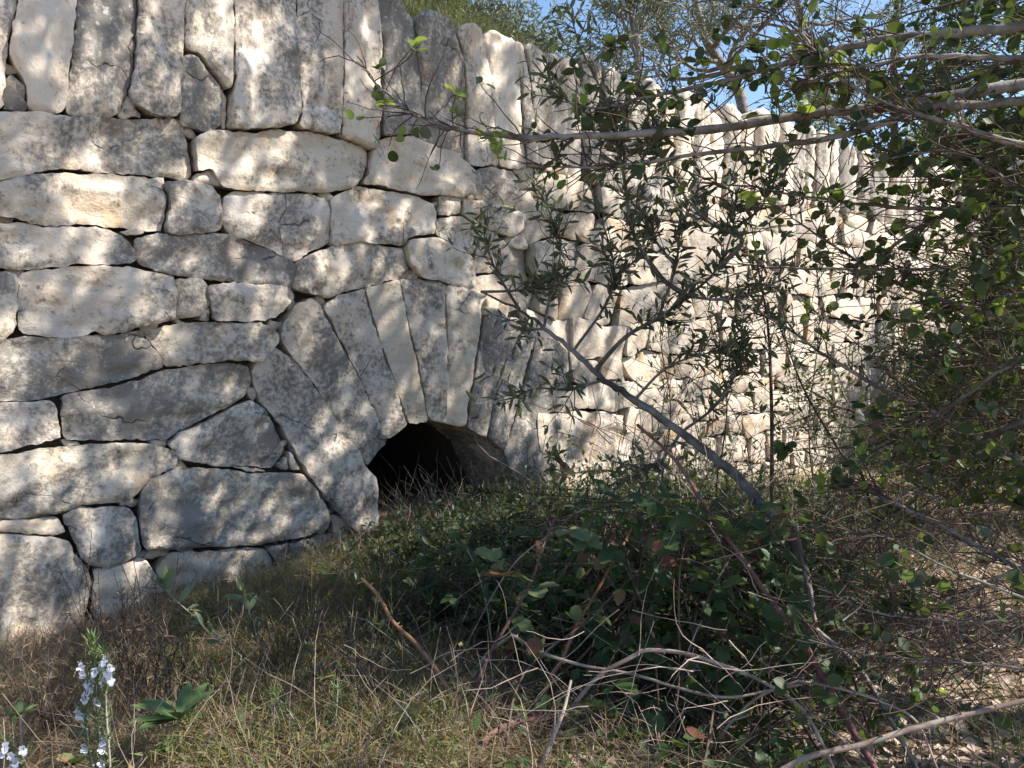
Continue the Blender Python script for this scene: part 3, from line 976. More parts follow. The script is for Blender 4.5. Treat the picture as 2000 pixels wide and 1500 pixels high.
# ------------------------------------------------------------------ wild olive shrub before the wall
ol_base = np.array([*at(1600, 1230, 2.45)[:2], 0]); ol_base[2] = hgt(ol_base[0], ol_base[1])
olive = Plant('olive_shrub', ol_base, 'leaning narrow-leaved shrub with a mottled grey stem crossing the front of the stone arch', 'shrub')
trunk = np.vstack([spline([ol_base - [0, 0, .05], at(1560, 1090, 2.48), at(1500, 1000, 2.52), at(1420, 915, 2.58), at(1330, 845, 2.64), at(1240, 780, 2.7), at(1180, 742, 2.74), at(1120, 685, 2.78), at(1062, 642, 2.82), at(1015, 605, 2.85), at(940, 570, 2.9)], 5)])
olive.wood('trunk', M['bark_olive'], [(trunk + rng.normal(0, .0022, trunk.shape), .021, .003)], 9, .2)
OB = [  # (path, r0, r1)
    [(1160, 725, 2.75), (1221, 659, 2.72), (1286, 621, 2.7), (1343, 579, 2.68), (1400, 526, 2.66), (1430, 450, 2.65), (1440, 360, 2.63)],
    [(1343, 579, 2.68), (1290, 540, 2.64), (1237, 455, 2.6), (1221, 361, 2.57), (1206, 285, 2.55), (1180, 190, 2.53), (1135, 95, 2.5), (1112, 20, 2.48)],
    [(1400, 526, 2.66), (1450, 470, 2.6), (1395, 440, 2.58), (1354, 403, 2.55), (1300, 325, 2.52), (1275, 250, 2.5)],
    [(1062, 642, 2.82), (1075, 575, 2.85), (1095, 490, 2.86), (1075, 420, 2.85), (1040, 350, 2.84)],
    [(1015, 605, 2.85), (975, 540, 2.86), (950, 480, 2.86), (945, 440, 2.86)],
    [(1120, 685, 2.78), (1180, 600, 2.74), (1200, 540, 2.7), (1185, 460, 2.7), (1160, 400, 2.68)],
    [(1286, 621, 2.7), (1320, 520, 2.72), (1330, 450, 2.72), (1370, 350, 2.7)],
    [(1343, 579, 2.68), (1420, 585, 2.6), (1500, 560, 2.55), (1560, 520, 2.5)],
    [(1240, 780, 2.7), (1300, 720, 2.66), (1380, 690, 2.6), (1460, 690, 2.55)],
    [(940, 570, 2.9), (1000, 568, 2.84), (1058, 560, 2.8), (1130, 545, 2.76)],
    [(1180, 742, 2.74), (1110, 760, 2.7), (1040, 760, 2.66), (985, 790, 2.64)],
    [(1062, 642, 2.82), (1020, 650, 2.8), (1000, 690, 2.78)],
    [(1206, 285, 2.55), (1160, 230, 2.5), (1100, 190, 2.48), (1040, 120, 2.46)],
    [(1221, 361, 2.57), (1260, 300, 2.5), (1280, 210, 2.48)],
    [(1430, 450, 2.65), (1490, 400, 2.6), (1510, 330, 2.58)],
    [(1330, 845, 2.64), (1400, 790, 2.6), (1440, 720, 2.58), (1450, 640, 2.55)],
    [(1330, 845, 2.64), (1290, 900, 2.6), (1230, 940, 2.56)],
    [(1200, 540, 2.7), (1250, 500, 2.68), (1290, 440, 2.66)],
    [(1320, 520, 2.72), (1280, 470, 2.7), (1250, 420, 2.7)],
]
tubes = []


def olive_leafy(p, key='o', mat=None, tpl=None, n_pairs=6, L=.06, start=.15):
    n = len(p)
    T = unit(np.gradient(p, axis=0))
    for q in np.linspace(start, 1, n_pairs):
        i = min(n - 1, int(q * (n - 1)))
        perp = unit(np.cross(T[i], rand_unit(1)[0]))
        for sgn in (1, -1):
            if rng.random() < .12: continue
            ax = unit(T[i] * rng.uniform(.4, .9) + sgn * perp + rng.normal(0, .15, 3))
            olive.leaf(key, tpl or T_OLIVE, mat or M['olive'], p[i] + rng.normal(0, .002, 3), ax, up_ish(.7), L * rng.uniform(.65, 1.15))


main_paths = []
for pts in OB:
    p = pathpx(pts, 6)
    main_paths.append(p)
    tubes.append((p, .009 if len(pts) > 5 else .006, .002))
for p in main_paths:
    L_ = np.linalg.norm(np.diff(p, axis=0), axis=1).sum()
    T = unit(np.gradient(p, axis=0))
    for k in range(int(L_ / .025)):
        i = int(rng.uniform(.18, 1) * (len(p) - 1))
        d = unit(T[i] + rng.normal(0, .65, 3) + np.array([0, 0, .25]))
        tw = wander(p[i], d, rng.uniform(.07, .19), 5, .12, -.03)
        tubes.append((tw, .0022, .001))
        olive_leafy(tw, n_pairs=int(rng.integers(3, 7)), L=.052)
    olive_leafy(p[int(len(p) * .6):], n_pairs=5, L=.05)
olive.wood('branch', M['bark_olive'], tubes, 6)
olive.finish(300, 17)

# saplings: thin dark upright stems right of the olive
def sapling(label, pts, r, leafn, size, name='sapling'):
    b = at(*pts[0]); b[2] = hgt(b[0], b[1])
    pl = Plant(name, b, label, 'sapling', 'thin bare saplings before the wall')
    p = np.vstack([b[None] - [0, 0, .03], pathpx(pts[1:], 6)])
    p = spline(p[::2], 3)
    tb = [(p, r, .0015)]
    T = unit(np.gradient(p, axis=0))
    for k in range(leafn):
        i = int(rng.uniform(.3, 1) * (len(p) - 1))
        tw = wander(p[i], unit(T[i] * .4 + rng.normal(0, .6, 3)), rng.uniform(.08, .3), 6, .16)
        tb.append((tw, .0016, .0008))
        for q in range(int(rng.integers(2, 6))):
            j = int(rng.integers(2, 7))
            pl.leaf('s', T_OLIVE, M['bush_leaf'], tw[min(j, 6)], rand_unit(1)[0] + T[i], up_ish(), size * rng.uniform(.7, 1.2))
    pl.wood('stem', M['bark_dark'], tb, 6)
    pl.finish(120, 17)


sapling('straight dark upright sapling standing before the sunlit rubble', [(1520, 1230, 2.9), (1508, 1010, 2.9), (1507, 800, 2.9), (1500, 640, 2.9), (1480, 520, 2.88), (1462, 400, 2.86)], .0085, 46, .036)
sapling('thin sapling stem slanting down to the right across the sunlit rubble', [(1760, 1150, 2.9), (1700, 960, 2.9), (1640, 880, 2.88), (1570, 760, 2.86), (1528, 650, 2.84), (1490, 590, 2.82)], .006, 44, .034)
sapling('wiry sapling with pale stem close to the olive trunk', [(1400, 1200, 3.2), (1395, 980, 3.2), (1420, 800, 3.2), (1405, 690, 3.2), (1415, 560, 3.18)], .004, 56, .034)
sapling('faint twiggy sapling in front of the rubble between the two dark stems', [(1590, 1200, 3.6), (1590, 980, 3.6), (1580, 820, 3.6), (1600, 640, 3.6), (1590, 480, 3.6)], .004, 50, .034)
sapling('slender branching sapling in front of the rubble just right of the arch', [(1290, 1150, 3.5), (1290, 960, 3.5), (1310, 800, 3.5), (1290, 660, 3.5), (1300, 560, 3.5)], .004, 46, .034)

# ------------------------------------------------------------------ round-leaved evergreen reaching in from the right
ev_base = np.array([3.3, 1.5, 0]); ev_base[2] = hgt(3.3, 1.5)
ever = Plant('evergreen_tree', ev_base, 'dark round-leaved evergreen reaching in from the right with long bare grey branches', 'tree')
EV = [  # traced long branches, right end first
    ([(2120, 140, 1.7), (2000, 163, 1.75), (1734, 205, 1.8), (1582, 224, 1.83), (1430, 247, 1.86), (1240, 262, 1.9), (1100, 268, 1.94), (1000, 266, 1.97), (900, 255, 2.0), (840, 242, 2.02), (800, 215, 2.04), (740, 170, 2.06), (700, 110, 2.08)], .0125, .0022),
    ([(2120, 190, 1.6), (1960, 200, 1.65), (1810, 213, 1.7), (1658, 262, 1.75), (1544, 281, 1.8), (1392, 298, 1.85), (1240, 320, 1.9), (1150, 328, 1.93), (1035, 325, 1.96)], .010, .0018),
    ([(2120, 30, 1.6), (1960, 55, 1.65), (1810, 68, 1.7), (1696, 84, 1.74), (1582, 110, 1.78), (1453, 148, 1.82), (1354, 171, 1.86), (1263, 190, 1.9), (1180, 210, 1.93), (1115, 204, 1.95)], .0105, .0018),
    ([(2120, 112, 1.5), (1960, 114, 1.55), (1810, 110, 1.6), (1658, 137, 1.66), (1560, 165, 1.7)], .007, .002),
    ([(2120, 395, 1.9), (1960, 405, 1.95), (1772, 406, 2.0), (1620, 391, 2.05), (1506, 372, 2.1), (1373, 353, 2.15)], .0075, .0015),
    ([(2120, 250, 2.1), (2000, 310, 2.1), (1886, 395, 2.1), (1780, 456, 2.12), (1734, 494, 2.15), (1700, 540, 2.2)], .009, .003),
    ([(2120, 495, 2.1), (1900, 522, 2.1), (1753, 526, 2.14), (1582, 526, 2.2), (1441, 518, 2.25)], .007, .002),
    ([(2120, 670, 2.2), (1960, 620, 2.2), (1829, 583, 2.22), (1734, 545, 2.25), (1658, 499, 2.28), (1582, 450, 2.3), (1500, 390, 2.33)], .008, .002),
    ([(2120, 960, 2.0), (1990, 900, 2.05), (1848, 818, 2.1), (1734, 765, 2.15), (1620, 697, 2.2), (1521, 632, 2.25), (1470, 600, 2.3)], .009, .002),
    ([(2120, 780, 1.8), (2000, 822, 1.85), (1924, 860, 1.9), (1860, 893, 1.95), (1790, 920, 2.0)], .011, .005),
    ([(2120, 1160, 1.7), (2000, 1112, 1.75), (1924, 1074, 1.8), (1810, 1013, 1.85), (1718, 968, 1.9), (1640, 940, 1.95)], .0085, .0025),
    ([(2120, 1010, 1.8), (1980, 985, 1.85), (1886, 979, 1.9), (1734, 960, 1.95), (1640, 955, 2.0)], .006, .002),
    ([(2120, 890, 2.0), (2000, 760, 2.05), (1920, 600, 2.1), (1880, 480, 2.1)], .006, .002),
    ([(2120, 300, 1.5), (1990, 280, 1.55), (1850, 240, 1.6), (1700, 190, 1.65), (1600, 110, 1.7), (1550, 40, 1.75)], .008, .002),
    ([(2120, 60, 1.9), (1950, 130, 1.95), (1800, 180, 2.0), (1690, 150, 2.05), (1560, 60, 2.1), (1470, 10, 2.15)], .007, .002),
    ([(2120, 440, 1.7), (1990, 370, 1.75), (1880, 300, 1.8), (1780, 300, 1.85), (1690, 330, 1.9)], .007, .002),
    ([(2120, 1120, 1.6), (1960, 1210, 1.65), (1820, 1210, 1.7), (1690, 1190, 1.75), (1600, 1150, 1.8)], .0045, .0015),
    ([(2120, 1220, 1.6), (1980, 1160, 1.62), (1850, 1110, 1.66), (1730, 1050, 1.7), (1650, 1060, 1.75)], .004, .0015),
    ([(2120, 1050, 1.7), (1950, 1130, 1.72), (1820, 1190, 1.76), (1700, 1250, 1.8), (1620, 1300, 1.85)], .004, .0015),
    ([(2120, 1330, 1.5), (1950, 1300, 1.55), (1820, 1290, 1.6), (1690, 1280, 1.65), (1580, 1250, 1.7)], .004, .0015),
    ([(2120, 640, 1.7), (1990, 700, 1.75), (1890, 770, 1.8), (1800, 840, 1.85), (1740, 900, 1.9)], .005, .0018),
    ([(2120, 560, 2.3), (1980, 570, 2.3), (1870, 650, 2.3), (1900, 740, 2.3), (1935, 840, 2.3)], .0045, .002),
]
tk = at(2120, 400, 1.9)
tub, ends = [], []
for pts, r0, r1 in EV:
    p = pathpx(pts, 5)
    hub = np.array([3.0, 1.6, np.clip(p[0][2] * .6 + .35, .3, 2.0)])
    p = np.vstack([spline([hub, .5 * (hub + p[0]) + [0, 0, .06], p[0]], 4)[:-1], p])
    p = p + rng.normal(0, .0016, p.shape)
    b = MB(); tube(b, p, r0 * 1.25, r1, 7, .12)
    b.obj('branch', M['bark_grey'], ever.root, True)
    ends.append((p, r0))


def cluster(pl, key, tpl, mat, p, d, n, L, spread=1.0):
    for k in range(n):
        ax = unit(d * rng.uniform(.1, .9) + spread * rand_unit(1)[0])
        pl.leaf(key, tpl, mat, p + rng.normal(0, .006, 3), ax, unit(d * .3 + up_ish(.8)), L * rng.uniform(.65, 1.15))


tw_t = []
for p, r0 in ends:
    T = unit(np.gradient(p, axis=0))
    L_ = np.linalg.norm(np.diff(p, axis=0), axis=1).sum()
    for k in range(int(L_ / .045)):
        i = int(rng.uniform(.3, 1) * (len(p) - 1))
        x, y, z = project(p[i])
        if x[0] > 2150: continue
        bare = (y[0] > 380) or (x[0] < 1250)
        d = unit(T[i] * .75 + rng.normal(0, .55, 3))
        tw = wander(p[i], d, rng.uniform(.04, .20), 6, .18)
        tw_t.append((tw, .0019 if r0 > .006 else .0015, .0009))
        if rng.random() < (.26 if bare else .6):
            mt = M['young_leaf'] if rng.random() < .13 else M['bush_leaf']
            cluster(ever, 'r', T_ROUND, mt, tw[-1], d, int(rng.integers(2, 6)), .033)
# leafy bundles that read in the picture
for px, py, d, n, mk in [(808, 92, 2.06, 5, 'young_leaf'), (890, 188, 2.0, 5, 'young_leaf'), (940, 266, 1.97, 5, 'young_leaf'), (760, 285, 2.04, 2, 'bush_leaf'), (1200, 90, 1.92, 9, 'bush_leaf'), (1120, 140, 1.95, 8, 'bush_leaf'), (1140, 235, 1.93, 7, 'bush_leaf'), (1250, 185, 1.9, 8, 'bush_leaf'), (1325, 255, 1.88, 6, 'bush_leaf'), (1290, 290, 1.9, 7, 'bush_leaf'), (1480, 100, 1.8, 12, 'bush_leaf'), (1460, 150, 1.82, 7, 'bush_leaf'), (1640, 130, 1.7, 9, 'young_leaf'), (1655, 185, 1.74, 9, 'bush_leaf'), (1520, 200, 1.8, 6, 'young_leaf'), (1570, 215, 1.8, 5, 'young_leaf'), (1535, 310, 1.8, 8, 'bush_leaf'), (1460, 320, 2.1, 8, 'bush_leaf'), (1600, 385, 2.05, 8, 'young_leaf'), (1650, 435, 2.2, 1, 'bush_leaf'), (1560, 485, 2.25, 6, 'bush_leaf'), (1695, 505, 2.2, 7, 'bush_leaf'), (1610, 660, 2.2, 6, 'young_leaf'), (1455, 765, 2.25, 2, 'bush_leaf'), (1775, 660, 2.1, 3, 'young_leaf'), (1640, 950, 1.95, 12, 'bush_leaf'), (1720, 1000, 1.9, 8, 'bush_leaf'), (1725, 1190, 1.75, 10, 'bush_leaf'), (1790, 1190, 1.72, 10, 'bush_leaf'), (1975, 1140, 1.65, 8, 'bush_leaf'), (1955, 1210, 1.62, 7, 'bush_leaf'), (1710, 1115, 1.75, 5, 'bush_leaf'), (1790, 1120, 1.72, 5, 'bush_leaf'), (1650, 1310, 1.8, 8, 'bush_leaf'), (1910, 1310, 1.6, 8, 'bush_leaf'), (1780, 1300, 1.65, 5, 'bush_leaf')]:
    c = at(px, py, d)
    allp_ = np.vstack([p for p, _ in ends])
    j = np.argmin(np.linalg.norm(allp_ - c, axis=1) + .0)
    tw_t.append((spline([allp_[j], .5 * (allp_[j] + c) + rng.normal(0, .01, 3), c], 4), .0018, .001))
    cluster(ever, 'r', T_ROUND, M[mk], c, unit(c - allp_[j] + [0, 0, .02]), n, .036)
# dense leafy sprays along the right edge and the upper right corner
for k in range(430):
    if k < 190: px, py = 2070 - abs(rng.normal(0, 125)), rng.uniform(-60, 380)
    else: px, py = 2060 - abs(rng.normal(0, 125)), 300 + 650 * rng.random() ** 1.2
    d = rng.uniform(1.7, 2.9)
    c = at(px, py, d)
    dr = unit(np.array([-1, rng.normal(0, .5), rng.normal(.1, .5)]))
    tw = wander(c - dr * .15, dr, rng.uniform(.15, .34), 7, .15)
    tw_t.append((tw, .0024, .001))
    for q in range(2):
        cluster(ever, 'r', T_ROUND, M['young_leaf'] if rng.random() < .10 else M['bush_leaf'], tw[int(rng.integers(3, 8))], dr, int(rng.integers(3, 7)), .033)
# wiry twig tangle low on the right
for k in range(110):
    px, py = 1600 + 480 * rng.random() ** .8, rng.uniform(880, 1420)
    d = rng.uniform(1.6, 2.3)
    c = at(px, py, d)
    dr = unit(np.array([rng.choice([-1, 1]) * 1.0, rng.normal(0, .4), rng.normal(0, .55)]))
    tw_t.append((wander(c, dr, rng.uniform(.12, .5), 9, .10), .0016, .0008))
for k in range(150):
    px, py = 1780 + 280 * rng.random(), rng.uniform(330, 950)
    d = rng.uniform(1.8, 2.6)
    dr = unit(np.array([-1.0, rng.normal(0, .4), rng.normal(0, .5)]))
    tw_t.append((wander(at(px, py, d), dr, rng.uniform(.12, .4), 9, .10), .0018, .0008))
ever.wood('twigs', M['twig_red'], tw_t, 5)['kind'] = 'stuff'
# its trunk and the overhead crown (outside the frame) that dapples the wall
crown_c = []
def cover(u, v):
    """how much leaf stands between the sun and this place of the wall's plane"""
    L = np.interp(u, [-4.5, -2.2, -1.6, -1.0, -.3, .5, 1.0, 1.45, 1.9, 3.0], [.75, .65, .75, 1.0, 1.35, 1.4, 1.1, .75, .25, .0])
    L = np.where(v < -.2, np.interp(u, [-5, -3.2, -2.3, -1.8, -1.4, -1.0, -.6, 0, 1.5], [.22, .25, .32, .9, 1.5, .7, .15, .1, .1]), L)
    L = L * np.where((u < -1.5) & (v > -.2), np.interp(v, [0, .9, 1.6], [.55, .8, 1]), 1)
    return 1.12 * L * (.85 + .5 * fbm(u * 1.4, v * 1.4, 77, 3))


pos = []
NCL = 24000
uu, vv = rng.uniform(-4.6, 3.2, NCL), rng.uniform(-3.4, 3.3, NCL)
keep = rng.random(NCL) < np.clip(cover(uu, vv) / 1.9, 0, 1) * np.clip(.55 + 1.5 * fbm(uu * 9, vv * 9, 33, 2), .05, 1)
uu, vv = uu[keep], vv[keep]
tt = 5.5 + rng.normal(0, .4, len(uu)) + .3 * np.sin(uu * 1.7) + .3 * np.sin(vv * 2.1)
C = W(uu, vv, 0) + tt[:, None] * S
x, y, z = project(C)
C = C[~((x > -150) & (x < 2150) & (y > -250) & (y < 1700) & (z > 0))]
nl = 12
Lp = np.repeat(C, nl, 0) + rng.normal(0, .029, (len(C) * nl, 3))
mb = MB()
scatter(mb, leaf_far(.27), Lp, rand_unit(len(Lp)), rand_unit(len(Lp)), rng.uniform(.05, .085, len(Lp)))
tag(mb.obj('crown', M['shade'], ever.root), kind='stuff')
cc = C.mean(0)
tkp = spline([ev_base - [0, 0, .1], ev_base + [.05, .1, 1.2], [3.4, 1.8, 2.2], [3.5, 2.2, 3.4], cc - [0, 0, .6]], 6)
mb = MB()
tube(mb, tkp, .13, .06, 10, .08)
mb.obj('trunk', M['bark_grey'], ever.root, True)
mb = MB()
for k in range(34):
    e = C[int(rng.integers(len(C)))]
    s0 = tkp[int(rng.integers(len(tkp) - 9, len(tkp)))]
    p = spline([s0, .5 * (s0 + e) + rng.normal(0, .25, 3), e], 6)
    x, y, z = project(p)
    if ((x > -100) & (x < 2100) & (y > -150) & (z > 0)).any(): continue
    tube(mb, p, .028, .006, 5)
mb.obj('limb', M['bark_grey'], ever.root, True)
ever.finish(300, 20, near=1.62)

# ------------------------------------------------------------------ brambles
def thorns(mb, p, r, n, L=.008):
    T = unit(np.gradient(p, axis=0))
    for k in range(n):
        i = int(rng.uniform(.05, .95) * (len(p) - 1))
        a = unit(np.cross(T[i], rand_unit(1)[0]))
        b = unit(np.cross(T[i], a))
        c = p[i] + a * r * .6
        V = [c + T[i] * L * .35, c - T[i] * L * .25 + b * L * .2, c - T[i] * L * .25 - b * L * .2, c + a * L - T[i] * L * .4]
        mb.add(V, [[0, 1, 3], [1, 2, 3], [2, 0, 3]])


def trifol(pl, p, d, L, mat, key='b'):
    """stalk end p: three leaflets"""
    n = up_ish(.35)
    side = unit(np.cross(d, n))
    for ax, s in ((d, 1.0), (unit(d * .35 + side), .8), (unit(d * .35 - side), .8)):
        pl.leaf(key, T_BRAM, mat, p, ax, n + rng.normal(0, .15, 3), L * s * rng.uniform(.85, 1.1))


def cane(label, pts, r0, r1, mat, leaves=(), n_thorn=20, name='bramble_cane', lmat='bramble', root_to_ground=True, group='bramble canes before the arch'):
    p = pathpx(pts, 7)
    if root_to_ground:
        g = p[0].copy(); dz = max(0, p[0][2] - float(hgt(g[0], g[1])))
        bk = (p[0] - p[3]) * [1, 1, 0]
        g = g + unit(bk) * min(.35, .9 * dz); g[2] = hgt(g[0], g[1]) - .02
        if p[0][2] - g[2] > .03: p = np.vstack([spline([g, .45 * g + .55 * p[0] + [0, 0, .18 * dz], p[0]], 4)[:-1], p])
    pl = Plant(name, p[0], label, 'bramble cane', group)
    mb = MB()
    tube(mb, p, r0, r1, 7, .05)
    thorns(mb, p, (r0 + r1) / 2, n_thorn, .007 + r0 * .6)
    mb.obj('cane', mat, pl.root, True)
    st = []
    for px, py, d, L in leaves:
        c = at(px, py, d)
        j = np.argmin(np.linalg.norm(p - c, axis=1))
        st.append((spline([p[j], .5 * (p[j] + c) + [0, 0, .01], c], 4), .0014, .001))
        trifol(pl, c, unit(c - p[j] + [0, 0, -.02]), L, M[lmat])
    if st: pl.wood('leaf_stalk', mat, st, 4)
    pl.finish(60, 14)


cane('orange-brown arching bramble cane leaning up to the left over dry grass', [(935, 1490, 1.75), (920, 1445, 1.78), (890, 1385, 1.82), (860, 1320, 1.88), (815, 1260, 1.95), (768, 1215, 2.0), (740, 1165, 2.05), (706, 1130, 2.1)], .0062, .004, M['cane_orange'], (), 14)
cane('deep red bramble cane rising to large lobed two-tone leaves', [(890, 1420, 1.9), (925, 1350, 1.93), (960, 1270, 1.97), (1000, 1205, 2.02), (1040, 1130, 2.06), (1060, 1070, 2.1), (1085, 1010, 2.14)], .006, .003, M['cane_purple'], [(1000, 1125, 1.98, .095), (975, 1095, 2.02, .075), (1045, 1150, 1.96, .075), (1110, 1035, 2.06, .075), (1140, 1055, 2.04, .06), (1055, 1065, 2.08, .025)], 16, lmat='bramble_big')
cane('straight thorny rust-coloured bramble cane in the shaded brambles', [(1098, 1290, 2.0), (1125, 1225, 2.05), (1160, 1165, 2.1), (1200, 1095, 2.14), (1225, 1050, 2.18), (1240, 1020, 2.2)], .0055, .003, M['cane_orange'], (), 30)
cane('thin glowing orange bramble cane below the thorny rust one', [(1130, 1290, 2.1), (1180, 1235, 2.13), (1230, 1180, 2.18), (1275, 1110, 2.22)], .004, .002, M['cane_orange'], [(1300, 1060, 2.2, .05)], 8)
cane('long thick purple-grey thorny cane slanting across the brambles', [(1720, 1520, 1.65), (1650, 1400, 1.72), (1600, 1310, 1.78), (1560, 1240, 1.83), (1500, 1165, 1.9), (1450, 1090, 1.96), (1390, 1010, 2.02), (1320, 900, 2.1), (1245, 830, 2.16)], .0085, .0045, M['cane_purple'], [(1560, 1225, 1.8, .075), (1600, 1215, 1.8, .07), (1480, 1000, 1.95, .05)], 34)
cane('pale dead cane arching down towards the lower right corner', [(1240, 1280, 1.8), (1262, 1270, 1.8), (1330, 1275, 1.8), (1400, 1295, 1.78), (1470, 1322, 1.75), (1545, 1365, 1.7), (1590, 1420, 1.66), (1640, 1530, 1.6)], .005, .0035, M['cane_dead'], (), 10, 'dead_cane', group='dead canes in the foreground')
cane('long grey thorny dead cane along the bottom right of the frame', [(1500, 1520, 1.55), (1580, 1478, 1.55), (1680, 1455, 1.55), (1760, 1430, 1.55), (1850, 1405, 1.55), (1960, 1378, 1.55), (2080, 1350, 1.55)], .0062, .005, M['cane_dead'], (), 24, 'dead_cane', group='dead canes in the foreground')
cane('thick pinkish bristly cane rising from the bottom edge', [(895, 1540, 1.6), (920, 1480, 1.62), (955, 1440, 1.66), (985, 1420, 1.7), (1030, 1405, 1.74), (1120, 1395, 1.8)], .010, .005, M['cane_purple'], [(1145, 1375, 1.75, .06), (885, 1440, 1.6, .03)], 60)
cane('grey dead cane sagging across the lower brambles from the left', [(1000, 1240, 1.95), (1060, 1275, 1.9), (1140, 1300, 1.86), (1240, 1318, 1.82), (1330, 1345, 1.78), (1420, 1362, 1.76), (1520, 1345, 1.76), (1610, 1328, 1.78)], .0045, .0025, M['cane_dead'], (), 12, 'dead_cane', group='dead canes in the foreground')
cane('pale forked dead stem leaning up beside the pinkish cane', [(1040, 1530, 1.6), (1075, 1450, 1.62), (1100, 1390, 1.66), (1115, 1330, 1.7)], .006, .003, M['cane_dead'], (), 4, 'dead_cane', group='dead canes in the foreground')
cane('slim dead cane looping over the right-hand undergrowth', [(1560, 1330, 1.7), (1640, 1345, 1.66), (1720, 1370, 1.62), (1790, 1410, 1.58), (1830, 1500, 1.54)], .003, .002, M['cane_dead'], (), 6, 'dead_cane', group='dead canes in the foreground')
cane('broken grey stub of dead stem standing in the brambles', [(1595, 1230, 2.05), (1580, 1160, 2.06), (1565, 1090, 2.08), (1555, 1020, 2.1)], .006, .0045, M['bark_grey'], (), 3, 'dead_cane', group='dead canes in the foreground')
cane('white bleached twig crossing in front of the arch mouth', [(1085, 1040, 2.5), (1060, 1000, 2.5), (1040, 975, 2.5)], .003, .002, M['cane_dead'], (), 2, 'dead_twig', group='bleached twigs by the arch')
cane('white bleached forked twig beside the arch right foot', [(1085, 1035, 2.45), (1130, 1000, 2.46), (1190, 985, 2.47)], .0026, .0016, M['cane_dead'], (), 2, 'dead_twig', group='bleached twigs by the arch')

# the thicket itself
th_c = at(1400, 1150, 2.4)
th_b = np.array([th_c[0], th_c[1], hgt(th_c[0], th_c[1])])
thick = Plant('bramble_thicket', th_b, 'dense dark green bramble thicket with toothed leaves at the right of the arch foot', 'bramble')
tb = []
for k in range(230):
    px, py = rng.normal(1300, 220), rng.uniform(990, 1440)
    if px < 830 or px > 1720 or (px < 1050 and py < 1080): continue
    d = rng.uniform(1.9 if px > 1170 else 2.3, 3.0)
    c = at(px, min(py, 1440), d)
    g = np.array([c[0] + rng.normal(0, .2), c[1] + rng.normal(0, .25), 0]); g[2] = hgt(g[0], g[1])
    if c[2] < g[2] + .05: c[2] = g[2] + rng.uniform(.05, .3)
    e = c + np.array([rng.normal(0, .25), rng.normal(0, .2), rng.uniform(-.3, .05)])
    p = spline([g, .5 * (g + c) + rng.normal(0, .05, 3), c, e], 6)
    tb.append((p, .0035, .0015))
    T = unit(np.gradient(p, axis=0))
    for q in range(int(rng.integers(4, 9))):
        i = int(rng.uniform(.3, 1) * (len(p) - 1))
        dd = unit(T[i] * .4 + rng.normal(0, .6, 3))
        trifol(thick, p[i] + dd * .04, dd, rng.uniform(.034, .062), M['bramble'], 'b')
thick.wood('cane', M['twig_red'], tb, 5)
thick.finish(300, 20)

# dead twig tangle
mb = MB()
for k in range(140):
    px, py = rng.normal(1350, 260), rng.normal(1370, 90)
    d = rng.uniform(1.55, 2.1)
    c = at(px, py, d)
    g = hgt(c[0], c[1])
    if c[2] < g + .01: c[2] = g + rng.uniform(.01, .12)
    dr = unit(np.array([rng.normal(0, 1), rng.normal(0, .5), rng.normal(0, .55)]))
    p = wander(c, dr, rng.uniform(.06, .32), 8, .15)
    p[:, 2] = np.maximum(p[:, 2], hgt(p[:, 0], p[:, 1]) + .004)
    tube(mb, p, rng.uniform(.0007, .0017), .0005, 4)
for k in range(160):
    px, py = rng.normal(1420, 190), rng.uniform(840, 1080)
    c = at(px, py, rng.uniform(2.5, 3.6))
    p = wander(c, unit(np.array([rng.normal(0, .6), rng.normal(0, .4), rng.normal(.3, .7)])), rng.uniform(.15, .5), 8, .2)
    tube(mb, p, .0018, .0009, 4)
tag(mb.obj('dead_twig_tangle', M['cane_dead'], None, True), 'tangle of thin pale dead twigs over the brambles', 'twigs', kind='stuff')

mb = MB(); mb2 = MB()
for k in range(620):
    px = rng.uniform(1060, 1800)
    c = at(px, rng.uniform(900, 1060), rng.uniform(2.6, 4.2))
    g = hgt(c[0], c[1])
    p = wander([c[0], c[1], max(g, c[2] - .35)], [rng.normal(0, .5), rng.normal(0, .4), 1], rng.uniform(.2, .55), 8, .17, .04)
    tube(mb, p, .0022, .0009, 3)
    n = int(rng.integers(4, 14))
    j = rng.integers(2, 9, n)
    scatter(mb2, T_FAR, p[j], rand_unit(n), rand_unit(n) + [0, 0, .8], rng.uniform(.015, .035, n))
tag(mb.obj('brushwood', M['twig_red'], None, True), 'fine brown brushwood along the foot of the sunlit wall', 'brush', kind='stuff')
tag(mb2.obj('brush_leaves', M['weed']), 'sparse small leaves on the brushwood at the wall foot', 'brush leaves', kind='stuff')
# ------------------------------------------------------------------ ground cover
GD = 2.6


def nearcut(P):
    s_ = (P - W0) @ WN
    return np.interp(s_, [1.3, 2.0], [1, .6]) * np.clip(.95 + 1.3 * fbm(P[:, 0] * 3.7, P[:, 1] * 3.7, 88, 2), .35, 2.0)


def ground_pts(n, u0, u1, w0, w1, margin=120):
    n = int(n * GD)
    u_, w_ = rng.uniform(u0, u1, n), rng.uniform(w0, w1, n)
    P = W(u_, np.zeros(n), w_)
    P[:, 2] = hgt(P[:, 0], P[:, 1])
    x, y, z = project(P)
    k = (x > -margin) & (x < 2000 + margin) & (y < 1500 + margin * 2.2) & (z > .6)
    return P[k], x[k], y[k]


